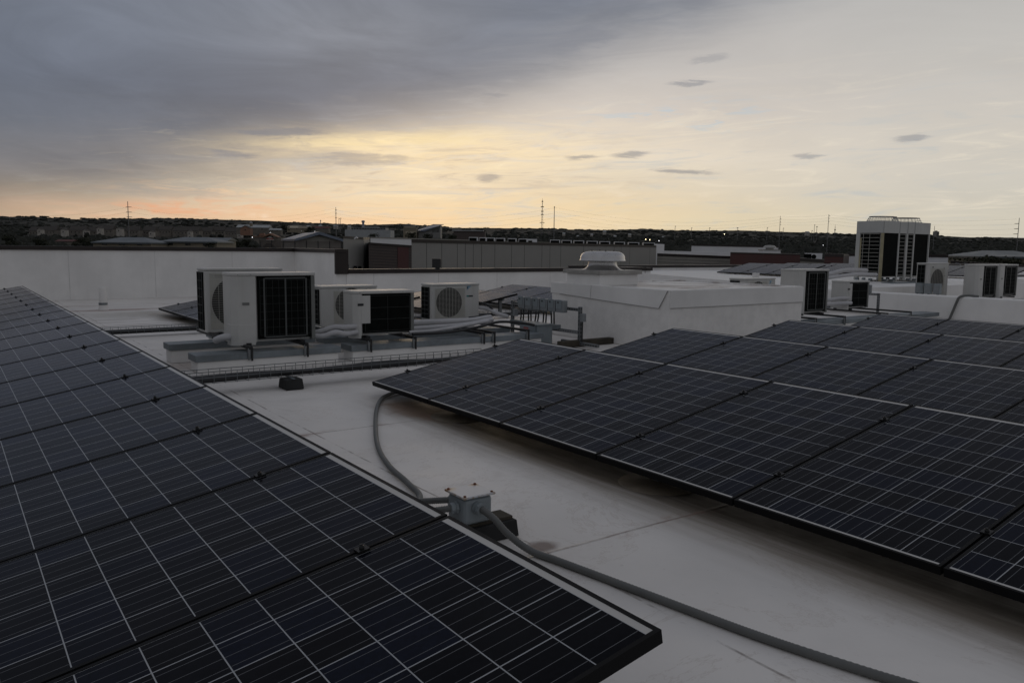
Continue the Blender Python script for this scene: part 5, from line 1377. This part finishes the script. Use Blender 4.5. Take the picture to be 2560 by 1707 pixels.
def mast(label, px, yt, yb, D, w, rings):
    t = site('lattice_mast', label, 'radio mast', px, yb, D); s = D/F_PX; h = (yb-yt)*s; W = w*s/2
    m = MB(); lv = 13
    def cor(i):
        k = W*(1-0.86*(i/lv)**0.9); z = -10+(h+10)*i/lv
        return [Vector((k*math.cos(a), k*math.sin(a), z)) for a in (0.3, 0.3+2*PI/3, 0.3+4*PI/3)]
    for i in range(lv):
        A, B = cor(i), cor(i+1)
        for k in range(3):
            m.tube([A[k], B[k]], 0.24*s, 4, 0, False); m.tube([A[k], B[(k+1) % 3]], 0.13*s, 4, 0, False); m.tube([A[(k+1) % 3], B[k]], 0.13*s, 4, 0, False)
    m.build('lattice', pole_m, t)
    a = MB(); a.tube([(0, 0, h-1*s), (0, 0, h+4*s)], 0.25*s, 5)
    a.build('spire', pole_m, t)
    for (y, rr) in rings:
        z = (yb-y)*s; k = MB()
        for j in range(6):
            an = j*PI/3
            k.box(rr*s*math.cos(an)-0.7*s, rr*s*math.cos(an)+0.7*s, rr*s*math.sin(an)-0.4*s, rr*s*math.sin(an)+0.4*s, z-1.0*s, z+1.0*s)
        k.tube([(rr*s*math.cos(a_), rr*s*math.sin(a_), z) for a_ in np.linspace(0, 2*PI, 13)], 0.2*s, 4, 0, False)
        k.build('antenna_ring', dark_steel, t)
mast('tall lattice radio mast with antenna rings on the horizon left of the plain pole', 1355, 501, 572, 1500, 7, ((505, 1.3), (518, 3.2), (529, 2.4), (537, 2.6), (557, 5)))
mast('small lattice mast just left of the condenser tower', 2087, 566, 584, 1600, 3, ((575, 1.2),))
wt = site('water_tower', 'pale blue grey water tower on the horizon', 'water tower', 908, 567, 2600); s = 2600/F_PX
MB().lathe([(3.0*s, -10), (2.8*s, 10*s)], n=20).build('stem', water_tank_m, wt); MB().lathe([(2.8*s, 10.01*s), (4.4*s, 12.5*s), (4.4*s, 14*s), (3.0*s, 15.4*s), (0.1, 15.8*s)], n=24).build('tank', water_tank_m, wt)
wt = site('water_tower', 'tiny water tower left of the bare pole', 'water tower', 801.5, 557, 3200); s = 3200/F_PX
MB().lathe([(0.9*s, -10), (0.8*s, 4*s)], n=12).build('stem', water_tank_m, wt); MB().lathe([(0.9*s, 4.01*s), (1.7*s, 4.8*s), (1.6*s, 6.2*s), (0.1, 6.9*s)], n=16).build('tank', water_tank_m, wt)
hb = site('high_rise', 'lone square high rise on the hill right of the condenser tower', 'building', 2344, 594, 3300, turn=0.5); s = 3300/F_PX
MB().box(-5.2*s, 5.2*s, 0, 10*s, -20, 15*s).build('wall', siding_tan, hb); MB().box(-2.5*s, 2.5*s, 3*s, 7*s, 15.01*s, 17*s).build('roof_house', siding_brown, hb)
w_ = MB()
for i in range(4): w_.box((-4.4+i*2.4)*s, (-3.2+i*2.4)*s, -0.6, -0.05, -2*s, 13.5*s)
w_.build('window_strip', window_dark, hb)
def lamp(label, px, py, D, r, m):
    r *= 0.62 if m is lamp_glow else 0.42; t = thing('street_lamp', label, 'street lamp', sight(px, py, D)-Vector((0, 0, 9)), group='lit lamps in the valley'); s = D/F_PX
    MB().tube([(0, 0, -6), (0, 0, 9-r*s)], 0.09, 6).build('post', dark_steel, t); MB().lathe([(0.01, -r*s), (r*s*0.8, -r*s*0.6), (r*s, 0), (r*s*0.7, r*s*0.7), (0.01, r*s)], (0, 0, 9), 10).build('lamp', m, t)
for a in (('warm lit lamp left of the pair over the long grey wall', 1614.5, 598.5, 600, 1.3, lamp_glow), ('warm lit lamp right of the first one over the grey wall', 1624.5, 599.5, 600, 1.2, lamp_glow),
          ('brighter pale lamp right of the warm pair', 1647.5, 602, 600, 1.5, lamp_white), ('single lit lamp on the ridge slope above the tan wing', 1811, 585.5, 900, 1.2, lamp_glow),
          ('white lamp left of the arched sign building', 631, 593.5, 500, 1.4, lamp_white), ('white lamp above the arched sign gable', 675.5, 581.5, 560, 0.9, lamp_white),
          ('white lamp left of the gabled hall', 748.5, 586, 500, 0.6, lamp_white), ('white lamp above the roof of the gabled hall', 787, 579, 500, 0.8, lamp_white), ('second white lamp above the hall roof', 754, 577.5, 520, 0.7, lamp_white),
          ('faint white lamp left of the condenser tower', 2058, 613, 400, 1.0, lamp_white)): lamp(*a)
# power lines between the tall poles
def wire(label, a, b, Da, Db, sag, r=0.025, group='power lines'):
    A, B = sight(*a, Da), sight(*b, Db)
    P = [A.lerp(B, k/16)-Vector((0, 0, sag*4*(k/16)*(1-k/16))) for k in range(17)]
    o = MB().tube(P, r, 4).build('power_line', cable_black); tag(o, label, 'power line', group)
for i, (ya, yb) in enumerate(((541, 538), (549, 544), (556, 552), (562, 560))):
    wire('thin power line, %s from the top between the two poles left of the tower' % ORD[i], (1956, ya), (2074, yb), 450, 430, 0.5)
    wire('thin power line, %s from the top going right from the pole by the tower' % ORD[i], (2074, yb), (2542, (548, 561, 573, 586)[i]), 430, 400, 2.0)
    wire('thin power line, %s from the top going left from the second pole' % ORD[i], (1956, ya), (1388, (519, 530, 540, 550)[i]), 450, 430, 5.5)
for i, (ya, yb) in enumerate(((519, 521), (531, 530), (543, 540))):
    wire('thin power line, %s from the top right of the left transmission pole' % ORD[i], (330, ya), (838, yb), 420, 480, 6.0)
    wire('thin power line, %s from the top left of the left transmission pole' % ORD[i], (316, ya), (-260, ya-16), 420, 300, 5.0)
    wire('thin power line, %s from the top between the bare pole and the plain pole' % ORD[i], (840, yb+4), (1387, (520, 533, 545)[i]), 480, 430, 6.0)

# drop prototypes that were never placed
for root, used in TP:
    if not used:
        for c in list(root.children): bpy.data.objects.remove(c)
        bpy.data.objects.remove(root)
SC.render.engine = 'CYCLES'
